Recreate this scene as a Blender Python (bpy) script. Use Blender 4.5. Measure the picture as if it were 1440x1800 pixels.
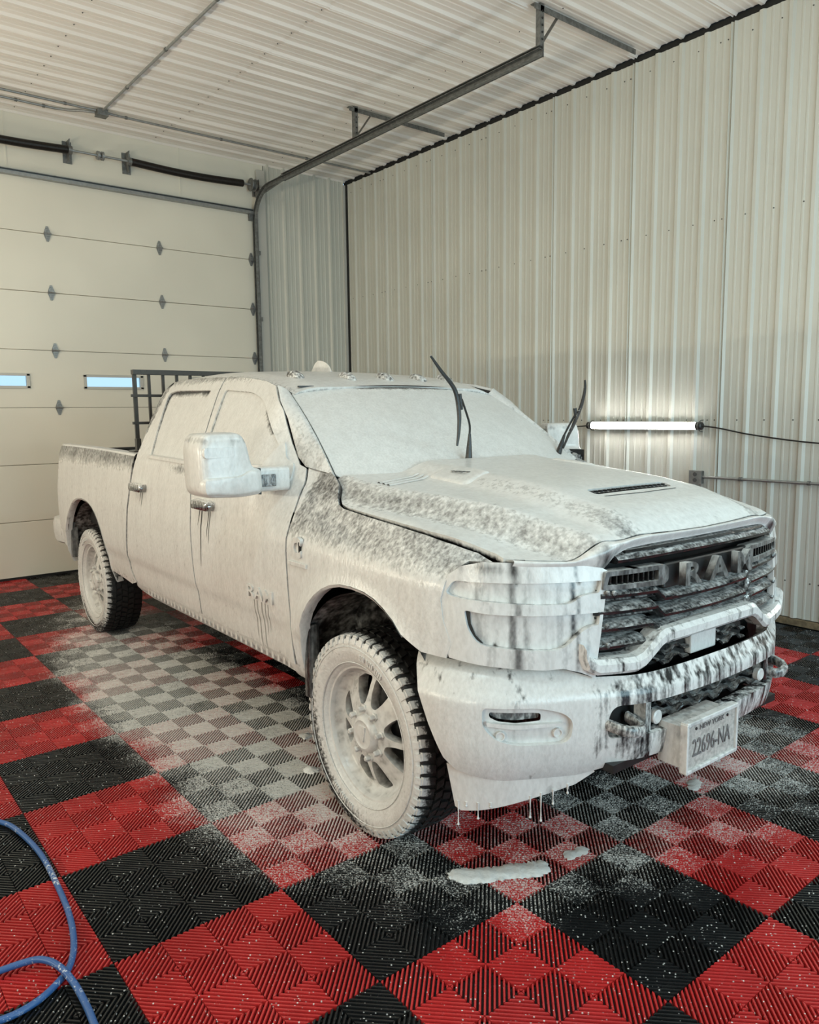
import bpy, bmesh, math, random
from bisect import bisect_right
from mathutils import Vector, Matrix
from mathutils.geometry import delaunay_2d_cdt
for o in list(bpy.data.objects): bpy.data.objects.remove(o)
SC = bpy.context.scene
COL = SC.collection
PI = math.pi
RND = random.Random(7)

# ------------------------------------------------------------------ camera
CAM_POS = (-1.25406, -1.74149, 1.70747); YAW, PITCH, ROLL, FPX = .674434, -.126968, -.012521, 1357.66
cam = bpy.data.cameras.new('camera'); camo = bpy.data.objects.new('camera', cam); COL.objects.link(camo)
fw = Vector((math.sin(YAW)*math.cos(PITCH), math.cos(YAW)*math.cos(PITCH), math.sin(PITCH)))
rt = Vector((math.cos(YAW), -math.sin(YAW), 0)); up = rt.cross(fw)
rt2 = math.cos(ROLL)*rt + math.sin(ROLL)*up; up2 = -math.sin(ROLL)*rt + math.cos(ROLL)*up
camo.matrix_world = Matrix(((rt2.x, up2.x, -fw.x, CAM_POS[0]), (rt2.y, up2.y, -fw.y, CAM_POS[1]), (rt2.z, up2.z, -fw.z, CAM_POS[2]), (0, 0, 0, 1)))
cam.sensor_fit = 'HORIZONTAL'; cam.sensor_width = 36; cam.lens = 36*FPX/1440; cam.clip_start = .05; cam.clip_end = 200
SC.camera = camo

# ------------------------------------------------------------------ world (overcast sky outside the windows and the open door)
wd = bpy.data.worlds.new('sky'); SC.world = wd; wd.use_nodes = True
bg = wd.node_tree.nodes['Background']; bg.inputs[0].default_value = (.56, .80, 1.0, 1); bg.inputs[1].default_value = 1.0

# ------------------------------------------------------------------ lights of the room
def area(name, loc, target, sx, sy, power, col, spread=PI):
    l = bpy.data.lights.new(name, 'AREA'); l.shape = 'RECTANGLE'; l.size = sx; l.size_y = sy; l.energy = power; l.color = col; l.spread = spread
    o = bpy.data.objects.new(name, l); COL.objects.link(o); o.location = loc
    o.rotation_euler = (Vector(target) - Vector(loc)).to_track_quat('-Z', 'Y').to_euler()
    return o
WARM = (1.0, .92, .73); COOL = (.62, .91, 1.0); DAYL = (.70, .95, 1.0)
# daylight entering the open overhead door behind the photographer
area('daylight_door', (1.2, -4.9, 1.9), (1.2, 4, 1.6), 4.2, 2.0, 140, COOL)
# unseen fill lights added under the ceiling behind and beside the photographer
area('overhead_fill', (-1.2, -1.0, 4.6), (-1.0, 0, 0), 1.2, .12, 30, DAYL)
area('overhead_fill', (-1.6, 4.0, 4.6), (-1.6, 4.0, 0), 1.2, .12, 16, WARM)
area('overhead_fill', (2.6, -1.6, 4.6), (2.2, -.6, 0), 1.2, .12, 36, DAYL)
# unseen strip lamps on the left wall, aimed up to brighten the ceiling
area('wall_strip_light', (-3.9, 5.2, 1.57), (0, 5.2, 5.4), 1.2, .06, 76, WARM)
area('wall_strip_light', (-3.9, 1.8, 1.57), (0, 1.8, 5.4), 1.2, .06, 76, WARM)
area('wall_strip_light', (-3.9, -1.6, 1.57), (0, -1.6, 5.4), 1.2, .06, 64, WARM)
SC.view_settings.view_transform = 'Standard'; SC.view_settings.look = 'None'
SC.view_settings.exposure = 0.24; SC.view_settings.gamma = 1.0; SC.view_settings.use_curve_mapping = False

cy = SC.cycles; cy.max_bounces = 6; cy.diffuse_bounces = 4; cy.glossy_bounces = 2; cy.transmission_bounces = 3; cy.caustics_reflective = False; cy.caustics_refractive = False

# ------------------------------------------------------------------ material helpers
class NT:
    def __init__(s, name):
        s.m = bpy.data.materials.new(name); s.m.use_nodes = True; s.t = s.m.node_tree; s.b = s.t.nodes['Principled BSDF']
    def n(s, typ, **kw):
        x = s.t.nodes.new(typ)
        for k, v in kw.items():
            if k.startswith('i_'): x.inputs[int(k[2:])].default_value = v
            else: setattr(x, k, v)
        return x
    def l(s, a, b): s.t.links.new(a, b)
    def val(s, sock, x):
        if isinstance(x, (int, float)): sock.default_value = x
        elif isinstance(x, (tuple, list)): sock.default_value = x
        else: s.l(x, sock)
    def math(s, op, a, b=None, c=None, clamp=False):
        x = s.n('ShaderNodeMath', operation=op, use_clamp=clamp); s.val(x.inputs[0], a)
        if b is not None: s.val(x.inputs[1], b)
        if c is not None: s.val(x.inputs[2], c)
        return x.outputs[0]
    def vmath(s, op, a, b):
        x = s.n('ShaderNodeVectorMath', operation=op); s.val(x.inputs[0], a); s.val(x.inputs[1], b); return x.outputs[0]
    def noise(s, vec, scale, detail=3, rough=.55):
        x = s.n('ShaderNodeTexNoise'); s.l(vec, x.inputs['Vector']); x.inputs['Scale'].default_value = scale
        x.inputs['Detail'].default_value = detail; x.inputs['Roughness'].default_value = rough; return x.outputs['Fac']
    def mapr(s, v, a, b, c=0, d=1, typ='SMOOTHSTEP'):
        x = s.n('ShaderNodeMapRange', interpolation_type=typ, clamp=True) if typ == 'LINEAR' else s.n('ShaderNodeMapRange', interpolation_type=typ)
        s.val(x.inputs[0], v); x.inputs[1].default_value = a; x.inputs[2].default_value = b; x.inputs[3].default_value = c; x.inputs[4].default_value = d
        return x.outputs[0]
    def mix(s, f, a, b):
        x = s.n('ShaderNodeMix', data_type='RGBA'); s.val(x.inputs[0], f); s.val(x.inputs[6], a); s.val(x.inputs[7], b); return x.outputs[2]
    def pos(s): return s.n('ShaderNodeNewGeometry').outputs['Position']
    def nrm(s):
        g = s.n('ShaderNodeNewGeometry'); x = s.n('ShaderNodeSeparateXYZ'); s.l(g.outputs['Normal'], x.inputs[0]); return x.outputs
    def obj(s): return s.n('ShaderNodeTexCoord').outputs['Object']
    def attr(s, name): return s.n('ShaderNodeAttribute', attribute_name=name).outputs['Fac']
    def bump(s, h, strength, dist):
        x = s.n('ShaderNodeBump'); x.inputs['Strength'].default_value = strength; x.inputs['Distance'].default_value = dist; s.l(h, x.inputs['Height']); s.l(x.outputs[0], s.b.inputs['Normal'])
    def set(s, col=None, rough=None, metal=None, spec=None):
        if col is not None: s.val(s.b.inputs['Base Color'], col)
        if rough is not None: s.val(s.b.inputs['Roughness'], rough)
        if metal is not None: s.val(s.b.inputs['Metallic'], metal)
        if spec is not None: s.val(s.b.inputs['Specular IOR Level'], spec)
        return s
def rgb(r, g, b): return (r, g, b, 1)
def plain(name, col, rough=.5, metal=0, var=.12, scale=14, bump=0):
    t = NT(name); v = t.noise(t.obj(), scale, 4)
    t.set(t.mix(t.mapr(v, .3, .7), rgb(*[c*(1-var) for c in col]), rgb(*[min(1, c*(1+var)) for c in col])), rough, metal)
    if bump: t.bump(v, bump, .004)
    return t.m
FOAM = rgb(.80, .785, .76)
def foam_mat(name, under=(.010, .010, .011), a1=.62, a2=.30, lo=.32, hi=.80, useattr=True, cov=1.0, normal_k=0.0, under_rough=.22, under_metal=0, spk=95, stretch=.5, bump=.35, streak=22, hst=1):
    """soap foam over an under-colour; the per-vertex 'cov' value is how thick the foam lies"""
    t = NT(name); p = t.obj()
    m1 = t.n('ShaderNodeMapping'); t.l(p, m1.inputs[0]); m1.inputs['Scale'].default_value = (hst, 1, stretch)
    n1 = t.noise(m1.outputs[0], spk, 2, .6)
    m2 = t.n('ShaderNodeMapping'); t.l(p, m2.inputs[0]); m2.inputs['Scale'].default_value = (1, 1, .045)
    n2 = t.noise(m2.outputs[0], streak, 2, .6)
    n3 = t.noise(p, 5, 1)
    c = t.attr('cov') if useattr else cov
    h = t.math('MULTIPLY_ADD', t.math('SUBTRACT', n1, .5), a1, c)
    h = t.math('MULTIPLY_ADD', t.math('SUBTRACT', n2, .5), a2, h)
    h = t.math('MULTIPLY_ADD', t.math('SUBTRACT', n3, .5), .18, h)
    if normal_k:
        nz = t.nrm()[2]; h = t.math('MULTIPLY_ADD', nz, normal_k, h)
    mask = t.mapr(h, lo, hi)
    fcol = t.mix(t.mapr(t.math('MULTIPLY_ADD', n1, .6, t.math('MULTIPLY', n2, .4)), .25, .75), rgb(.57, .56, .545), rgb(.71, .705, .69))
    t.set(t.mix(mask, rgb(*under), fcol), t.mix(mask, rgb(*[under_rough]*3), rgb(.28, .28, .28)))
    if under_metal: t.val(t.b.inputs['Metallic'], t.math('SUBTRACT', 1, mask))
    t.bump(n1, bump, .006)
    return t.m

# ------------------------------------------------------------------ mesh helpers
def link(o, parent=None):
    COL.objects.link(o)
    if parent is not None: o.parent = parent
    return o
def mesh_obj(name, V, F, mat, parent=None, smooth=False, cov=None, mats=None, fm=None, autosmooth=None):
    me = bpy.data.meshes.new(name); me.from_pydata([tuple(v) for v in V], [], [tuple(f) for f in F])
    if mats:
        for m in mats: me.materials.append(m)
        if fm: me.polygons.foreach_set('material_index', fm)
    else: me.materials.append(mat)
    if smooth: me.polygons.foreach_set('use_smooth', [True]*len(me.polygons))
    if cov is not None:
        a = me.attributes.new('cov', 'FLOAT', 'POINT'); a.data.foreach_set('value', [float(c) for c in cov])
    if smooth and autosmooth:
        me.set_sharp_from_angle(angle=math.radians(autosmooth))
    me.update()
    return link(bpy.data.objects.new(name, me), parent)
def empty(name, loc=(0, 0, 0), rz=0, parent=None):
    o = bpy.data.objects.new(name, None); o.location = loc; o.rotation_euler = (0, 0, rz); o.empty_display_size = .1
    return link(o, parent)
def tag(o, label=None, cat=None, group=None, kind=None):
    for k, v in (('label', label), ('category', cat), ('group', group), ('kind', kind)):
        if v: o[k] = v
    return o
class MB:
    """collects simple solids into one mesh"""
    def __init__(s): s.V = []; s.F = []; s.sm = False
    def add(s, V, F):
        b = len(s.V); s.V += [tuple(v) for v in V]; s.F += [tuple(i+b for i in f) for f in F]; return s
    def box(s, c, d, M=None, bev=0.0):
        x, y, z = d[0]/2, d[1]/2, d[2]/2
        if bev <= 0:
            V = [Vector((sx*x, sy*y, sz*z)) for sx in (-1, 1) for sy in (-1, 1) for sz in (-1, 1)]
            F = [(0, 1, 3, 2), (4, 6, 7, 5), (0, 4, 5, 1), (2, 3, 7, 6), (0, 2, 6, 4), (1, 5, 7, 3)]
        else:
            bm = bmesh.new(); bmesh.ops.create_cube(bm, size=1)
            for v in bm.verts: v.co = Vector((v.co.x*d[0], v.co.y*d[1], v.co.z*d[2]))
            bmesh.ops.bevel(bm, geom=bm.edges[:], offset=bev, segments=2, affect='EDGES', profile=.5)
            bm.verts.index_update(); V = [v.co.copy() for v in bm.verts]; F = [[v.index for v in f.verts] for f in bm.faces]; bm.free()
        if M is not None: V = [M @ v for v in V]
        return s.add([v + Vector(c) for v in V], F)
    def bar(s, a, b, w, h, upv=(0, 0, 1)):
        a, b = Vector(a), Vector(b); d = b-a; L = d.length; d.normalize(); x = d.cross(Vector(upv))
        if x.length < 1e-4: x = d.cross(Vector((1, 0, 0)))
        x.normalize(); z = x.cross(d)
        M = Matrix((x, d, z)).transposed()
        return s.box((a+b)/2, (w, L, h), M)
    def tube(s, pts, r, n=8, caps=True):
        P = [Vector(p) for p in pts]; rs = r if isinstance(r, (list, tuple)) else [r]*len(P)
        V = []; F = []; T0 = None
        for i, p in enumerate(P):
            t = (P[min(i+1, len(P)-1)] - P[max(i-1, 0)]).normalized()
            if T0 is None:
                a = t.cross(Vector((0, 0, 1)))
                if a.length < .05: a = t.cross(Vector((1, 0, 0)))
                a.normalize()
            else:
                a = (a - t*a.dot(t)).normalized()
            T0 = t; b = t.cross(a)
            V += [p + (a*math.cos(2*PI*k/n) + b*math.sin(2*PI*k/n))*rs[i] for k in range(n)]
        for i in range(len(P)-1):
            for k in range(n): F.append((i*n+k, i*n+(k+1) % n, (i+1)*n+(k+1) % n, (i+1)*n+k))
        if caps: F.append(tuple(range(n))[::-1]); F.append(tuple((len(P)-1)*n+k for k in range(n)))
        return s.add(V, F)
    def lathe(s, prof, axis='x', c=(0, 0, 0), n=32, a0=0, a1=2*PI):
        """prof: (axial, radius)"""
        V = []; F = []; full = abs(a1-a0-2*PI) < 1e-6; m = n if full else n+1
        for (t, r) in prof:
            for k in range(m):
                a = a0+(a1-a0)*k/n; y, z = r*math.cos(a), r*math.sin(a)
                V.append({'x': (t, y, z), 'y': (y, t, z), 'z': (y, z, t)}[axis])
        for i in range(len(prof)-1):
            for k in range(n):
                k2 = (k+1) % m; F.append((i*m+k, i*m+k2, (i+1)*m+k2, (i+1)*m+k))
        if axis == 'y': F = [f[::-1] for f in F]
        return s.add([Vector(v)+Vector(c) for v in V], F)
    def prism(s, poly, fr, d0, d1):
        """extrude a 2-D polygon; fr(a,b,d)->xyz"""
        n = len(poly); V = [fr(a, b, d0) for a, b in poly]+[fr(a, b, d1) for a, b in poly]
        F = [tuple(range(n))[::-1], tuple(range(n, 2*n))]+[(i, (i+1) % n, n+(i+1) % n, n+i) for i in range(n)]
        return s.add(V, F)
    def pillow(s, poly, fr, layers):
        """layers: (scale about the centroid, depth); closed at both ends"""
        cx = sum(p[0] for p in poly)/len(poly); cy = sum(p[1] for p in poly)/len(poly); n = len(poly); V = []; F = []
        for k, d in layers: V += [fr(cx+(a-cx)*k, cy+(b-cy)*k, d) for a, b in poly]
        for i in range(len(layers)-1):
            for j in range(n): F.append((i*n+j, i*n+(j+1) % n, (i+1)*n+(j+1) % n, (i+1)*n+j))
        F.append(tuple(range(n))[::-1]); F.append(tuple((len(layers)-1)*n+j for j in range(n)))
        return s.add(V, F)
    def build(s, name, mat, parent=None, smooth=False, cov=None, auto=40, fixn=True):
        o = mesh_obj(name, s.V, s.F, mat, parent, smooth, cov=[cov(*v) if callable(cov) else cov for v in s.V] if cov is not None else None)
        if fixn:
            bm = bmesh.new(); bm.from_mesh(o.data); bmesh.ops.recalc_face_normals(bm, faces=bm.faces[:]); bm.to_mesh(o.data); bm.free()
        if smooth: o.data.set_sharp_from_angle(angle=math.radians(auto))
        return o
def rrect(x0, x1, y0, y1, r, n=5):
    P = []
    for cx, cy, a in ((x1-r, y1-r, 0), (x0+r, y1-r, 90), (x0+r, y0+r, 180), (x1-r, y0+r, 270)):
        for k in range(n+1):
            t = math.radians(a+90*k/n); P.append((cx+r*math.cos(t), cy+r*math.sin(t)))
    return P
def rpoly(pts, r, n=4):
    """round the corners of a polygon"""
    out = []; N = len(pts)
    for i in range(N):
        p0, p, p1 = Vector(pts[i-1]), Vector(pts[i]), Vector(pts[(i+1) % N]); rr = r if isinstance(r, (int, float)) else r[i]
        a = p+(p0-p).normalized()*min(rr, (p0-p).length*.45); b = p+(p1-p).normalized()*min(rr, (p1-p).length*.45)
        for k in range(n+1):
            t = k/n; q = a*(1-t)**2+p*2*t*(1-t)+b*t*t; out.append((q.x, q.y))
    return out
def inside(p, poly):
    x, y = p; c = False; n = len(poly); j = n-1
    for i in range(n):
        xi, yi = poly[i]; xj, yj = poly[j]
        if (yi > y) != (yj > y) and x < (xj-xi)*(y-yi)/(yj-yi)+xi: c = not c
        j = i
    return c
def resample(poly, step):
    out = []; n = len(poly)
    for i in range(n):
        a, b = poly[i], poly[(i+1) % n]; L = math.dist(a, b)
        if L < 1e-6: continue
        k = max(1, int(round(L/step)))
        for j in range(k): out.append((a[0]+(b[0]-a[0])*j/k, a[1]+(b[1]-a[1])*j/k))
    return out
def panel(name, outline, fn, mat, parent, step=.02, lip=.015, holes=(), cov=None, mirror=False, offset=0.0, out=(0, 0, 0), lipk=.2, auto=35):
    """a curved sheet: polygon in the surface's own (a,b) coordinates, mapped by fn, with edges turned inwards"""
    loops = [resample(outline, step)]+[resample(h, step) for h in holes]
    V2 = []; E = []; lid = []
    for L in loops:
        b = len(V2); V2 += [Vector(p) for p in L]; E += [(b+i, b+(i+1) % len(L)) for i in range(len(L))]; lid.append((b, len(L)))
    xs = [p[0] for p in loops[0]]; ys = [p[1] for p in loops[0]]
    bnd = [tuple(v) for v in V2]
    cell = {}
    for q in bnd: cell.setdefault((int(q[0]//step), int(q[1]//step)), []).append(q)
    nx = int((max(xs)-min(xs))/step)+1; ny = int((max(ys)-min(ys))/step)+1
    for i in range(nx+1):
        for j in range(ny+1):
            p = (min(xs)+(i+.5*(j % 2))*step, min(ys)+j*step)
            if not inside(p, loops[0]) or any(inside(p, h) for h in loops[1:]): continue
            ci, cj = int(p[0]//step), int(p[1]//step)
            if any(math.dist(p, q) < .55*step for a in (-1, 0, 1) for b in (-1, 0, 1) for q in cell.get((ci+a, cj+b), ())): continue
            V2.append(Vector(p))
    v2, e2, f2, ov, _, _ = delaunay_2d_cdt(V2, E, [], 0, 1e-6)
    F = []
    for f in f2:
        c = sum((v2[i] for i in f), Vector((0, 0)))/len(f)
        if inside(c, loops[0]) and not any(inside(c, h) for h in loops[1:]): F.append(list(f))
    h = 1e-3; out = Vector(out); P3 = []; N3 = []
    for v in v2:
        p = Vector(fn(v[0], v[1])); da = Vector(fn(v[0]+h, v[1]))-p; db = Vector(fn(v[0], v[1]+h))-p
        n = da.cross(db)
        n = n.normalized() if n.length > 0 else Vector((0, 0, 1))
        P3.append(p); N3.append(n)
    ctr = sum(P3, Vector())/len(P3)
    s = 0
    for p, n in zip(P3, N3): s += n.dot(Vector(out) if out.length > 0 else p)
    if s < 0: N3 = [-n for n in N3]
    P3 = [p+n*offset for p, n in zip(P3, N3)]
    # orient the faces
    FF = []
    for f in F:
        fnm = (P3[f[1]]-P3[f[0]]).cross(P3[f[2]]-P3[f[0]])
        FF.append(f if fnm.dot(N3[f[0]]) >= 0 else f[::-1])
    # lip along the boundary
    ec = {}
    for f in FF:
        for i in range(len(f)): ec.setdefault(tuple(sorted((f[i], f[(i+1) % len(f)]))), []).append((f[i], f[(i+1) % len(f)]))
    hmap = {}
    C = [cov(*p) if callable(cov) else (1.0 if cov is None else cov) for p in P3]
    if lip:
        for k, es in list(ec.items()):
            if len(es) == 1:
                a, b = es[0]
                for q in (a, b):
                    if q not in hmap: hmap[q] = len(P3); P3.append(P3[q]-N3[q]*lip); C.append(C[q]*lipk)
                FF.append([b, a, hmap[a], hmap[b]])
    o = mesh_obj(name, P3, FF, mat, parent, True, cov=C, autosmooth=auto)
    if mirror:
        C2 = [cov(-p[0], p[1], p[2]) if callable(cov) else (1.0 if cov is None else cov) for p in P3]
        o2 = mesh_obj(name, [(-p[0], p[1], p[2]) for p in P3], [f[::-1] for f in FF], mat, parent, True, cov=C2, autosmooth=auto)
        return o, o2
    return o
def mirror_copy(o, parent=None):
    me = o.data.copy()
    for v in me.vertices: v.co.x = -v.co.x
    me.flip_normals()
    c = o.copy(); c.data = me; link(c, parent if parent is not None else o.parent); return c
TEXTS = []
def text_mesh(name, body, size, depth, mat, parent, M, bold=0.0, sx=1.0):
    cu = bpy.data.curves.new(name, 'FONT'); cu.body = body; cu.size = size; cu.extrude = depth; cu.align_x = 'CENTER'; cu.align_y = 'CENTER'; cu.offset = bold; cu.resolution_u = 3
    o = bpy.data.objects.new(name, cu); COL.objects.link(o)
    dg = bpy.context.evaluated_depsgraph_get(); me = bpy.data.meshes.new_from_object(o.evaluated_get(dg)); COL.objects.unlink(o); bpy.data.objects.remove(o)
    me.transform(M @ Matrix.Diagonal((sx, 1, 1, 1))); me.materials.clear(); me.materials.append(mat)
    a = me.attributes.new('cov', 'FLOAT', 'POINT'); a.data.foreach_set('value', [.6]*len(me.vertices))
    me.name = name
    return link(bpy.data.objects.new(name, me), parent)

# ================================================================== ROOM
XR, YD, ZC = 4.857, 7.2, 4.79
XL, YF = -4.0, -5.0
M_PANEL = None
def panel_metal(name, col, rough=.33):
    t = NT(name); p = t.pos()
    v = t.noise(p, .8, 2)
    c = t.mix(t.mapr(v, .3, .7), rgb(*[x*.95 for x in col]), rgb(*[min(1, x*1.04) for x in col]))
    t.set(c, rough, 0, .5); t.bump(t.noise(p, 3.5, 1), .12, .01); return t.m
M_WALL = panel_metal('painted_steel_wall', (.60, .60, .545))
M_CEIL = panel_metal('painted_steel_ceiling', (.88, .845, .80), .28)
M_DOOR = panel_metal('cream_door_skin', (.80, .765, .665), .42)
M_TRIM = panel_metal('painted_trim', (.55, .54, .50), .4)
M_GALV = plain('galvanised_steel', (.33, .34, .34), .42, .6, .10, 30)
M_GALVD = plain('dull_galvanised_steel', (.20, .205, .20), .5, .6, .25, 30)
M_BLACK = plain('black_rubber', (.012, .012, .012), .5, 0, .3, 40)
M_SPRING = plain('oiled_spring_steel', (.022, .019, .017), .42, .4, .3, 40)
M_GAP = plain('dark_gap', (.015, .015, .014), .8)
M_CONC = plain('concrete_under_tiles', (.02, .02, .02), .8, 0, .3, 6)
M_WOOD = plain('weathered_wood_plate', (.20, .15, .09), .7, 0, .35, 20)
M_SCREW = plain('screw_heads', (.10, .10, .095), .5, .5)

def rib_profile(W, first, pitch=.2287, hgt=.020):
    P = [(0, 0)]; ev = []
    k = first
    while k < W+pitch:
        for (d, h, b, tp) in ((0, hgt, .030, .013), (pitch*.36, .0035, .013, .006), (pitch*.64, .0035, .013, .006)):
            ev.append((k+d, h, b, tp))
        k += pitch
    for (c, h, b, tp) in ev:
        for (t, z) in ((c-b, 0), (c-tp, h), (c+tp, h), (c+b, 0)):
            if 0 < t < W: P.append((t, z))
    P.append((W, 0)); P.sort(); return P
def ribbed(name, W, L, first, fr, mat, parent, cuts=()):
    prof = rib_profile(W, first); V = []; F = []; Ls = [0, L]
    for j, b in enumerate(Ls):
        for (t, h) in prof: V.append(fr(t, b, h))
    n = len(prof)
    for j in range(len(Ls)-1):
        for i in range(n-1): F.append((j*n+i, j*n+i+1, (j+1)*n+i+1, (j+1)*n+i))
    # folded edge
    for (t, h) in (prof[-1],):
        b0 = len(V); V += [fr(t, 0, -.004), fr(t, L, -.004)]; F.append((n-1, b0, b0+1, 2*n-1))
    return mesh_obj(name, V, F, mat, parent)
def flip_if(o, d):
    me = o.data; s = sum((p.normal.dot(Vector(d)))*p.area for p in me.polygons)
    if s < 0: me.flip_normals()
    return o
PW = .9148
# right wall: backing sheet + separate lapped panels
wr = tag(MB().box((XR+.055, 1.1, ZC/2-.06), (.08, 12.3, ZC+.12)).build('wall_right', M_GAP), kind='structure')
laps = [1.722+PW*k for k in range(-7, 7)]
for k, y in enumerate(laps):
    y1 = min(y+PW, YD-.012)
    if y1-y < .05: continue
    o = ribbed('wall_panel', y1-y, 4.735-.06, .0, lambda t, b, h, y=y, k=k: (XR-h-.0015*(k % 2), y+t, .06+b), M_WALL, wr); flip_if(o, (-1, 0, 0))
MB().box((XR-.006, 1.1, .028), (.036, 12.2, .050)).build('sill_plate', M_WOOD, wr)
scr = MB()
for z in (1.62, 3.25, .35, 4.62):
    for k in range(-20, 26):
        for d in ((.075,) if k % 4 else (.045, .11)):
            y = 1.722+.2287*k+d
            if y < YD-.05: scr.lathe([(0, .0005), (0, .006), (.004, .005), (.005, .0005)], 'x', (0, 0, 0), 8); scr.V[-32:] = [(XR-.001-v[0], v[1]+y, v[2]+z) for v in scr.V[-32:]]
tag(scr.build('screw_heads', M_SCREW, wr), kind='stuff')

# ceiling panels, ribs across the room
ce = tag(MB().box((.4, 1.1, ZC+.06), (9.1, 12.5, .08)).build('ceiling', M_GAP), kind='structure')
for k, y in enumerate(laps):
    y1 = min(y+PW, YD)
    for (xa, xb, dz) in ((2.25, XR-.005, 0.0), (XL, 2.262, .004)):
        o = ribbed('ceiling_panel', y1-y, xb-xa, .0, lambda t, b, h, y=y, xa=xa, dz=dz, k=k: (xa+b, y+t, ZC-h+dz+.0015*(k % 2)), M_CEIL, ce); flip_if(o, (0, 0, -1))
scr = MB()
for xx in (2.235, 3.7, .8):
    for k in range(-14, 26):
        y = 1.722+.2287*k+.075; b = len(scr.V); scr.lathe([(0, .0005), (0, .006), (.005, .004), (.006, .0005)], 'z', (0, 0, 0), 8)
        scr.V[b:] = [(v[0]+xx, v[1]+y, ZC-v[2]) for v in scr.V[b:]]
tag(scr.build('screw_heads', M_SCREW, ce), kind='stuff')

# door wall
wb = tag(MB().box((.4, YD+.12, ZC/2+.0), (9.1, .08, ZC)).build('wall_back', M_GAP), kind='structure')
# the sheet behind the door must leave the window openings free: replace by pieces
bm = bmesh.new(); bm.to_mesh(wb.data); bm.free()
m = MB()
m.box(((XL-.24)/2, YD+.12, ZC/2), (-.24-XL, .08, ZC)); m.box(((3.49+XR)/2, YD+.12, ZC/2), (XR-3.49, .08, ZC)); m.box((1.62, YD+.12, (4.2+ZC)/2), (3.76, .08, ZC-4.2))
wb.data = bpy.data.meshes.new('wall_back'); wb.data.from_pydata(m.V, [], m.F); wb.data.materials.append(M_GAP)
x = 3.635
k = 0
while x < XR-.03:
    x1 = min(x+PW, XR-.03)
    o = ribbed('wall_panel', x1-x, ZC-.10, .05, lambda t, b, h, x=x, k=k: (x+t, YD-h-.0015*k, .06+b*1.012), M_WALL, wb); flip_if(o, (0, -1, 0)); x = x1; k += 1
x = XL
while x < -.45:
    x1 = min(x+PW, -.36)
    o = ribbed('wall_panel', x1-x, ZC-.10, .05, lambda t, b, h, x=x: (x+t, YD-h, .06+b), M_WALL, wb); flip_if(o, (0, -1, 0)); x = x1
MB().box((1.63, YD+.03, 4.49), (4.0, .06, .60), bev=.004).build('header_sheet', M_DOOR, wb)
for xx in (.72, 2.55): MB().box((xx, YD-.002, 4.49), (.012, .006, .60)).build('sheet_joint', M_DOOR, wb)
MB().box((3.575, YD-.02, 2.35), (.115, .05, 4.7), bev=.006).build('jamb_trim', M_TRIM, wb)
MB().box((-.32, YD-.02, 2.35), (.115, .05, 4.7), bev=.006).build('jamb_trim', M_TRIM, wb)
MB().box((XR-.028, YD-.02, 2.37), (.055, .022, 4.72)).build('corner_trim', M_TRIM, wb)
MB().box((XR-.010, YD-.045, 2.37), (.016, .03, 4.72)).build('corner_gap', M_GAP, wb)
# left and front wall (behind the photographer), front wall has the open door
wl = tag(MB().box((XL-.05, 1.1, ZC/2), (.08, 12.3, ZC)).build('wall_left', M_WALL), kind='structure')
for k in range(13):
    y = YF+k*.94
    if y+.94 <= YD+.1: o = ribbed('wall_panel', .94, ZC-.1, .05, lambda t, b, h, y=y: (XL+h, y+t, .06+b), M_WALL, wl); flip_if(o, (1, 0, 0))
wf = MB(); wf.box(((XL-1.0)/2, YF-.04, ZC/2), (-1.0-XL, .08, ZC)); wf.box(((3.4+XR)/2, YF-.04, ZC/2), (XR-3.4, .08, ZC)); wf.box((1.2, YF-.04, (2.95+ZC)/2), (4.4, .08, ZC-2.95))
tag(wf.build('wall_front', M_WALL), kind='structure')

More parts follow.
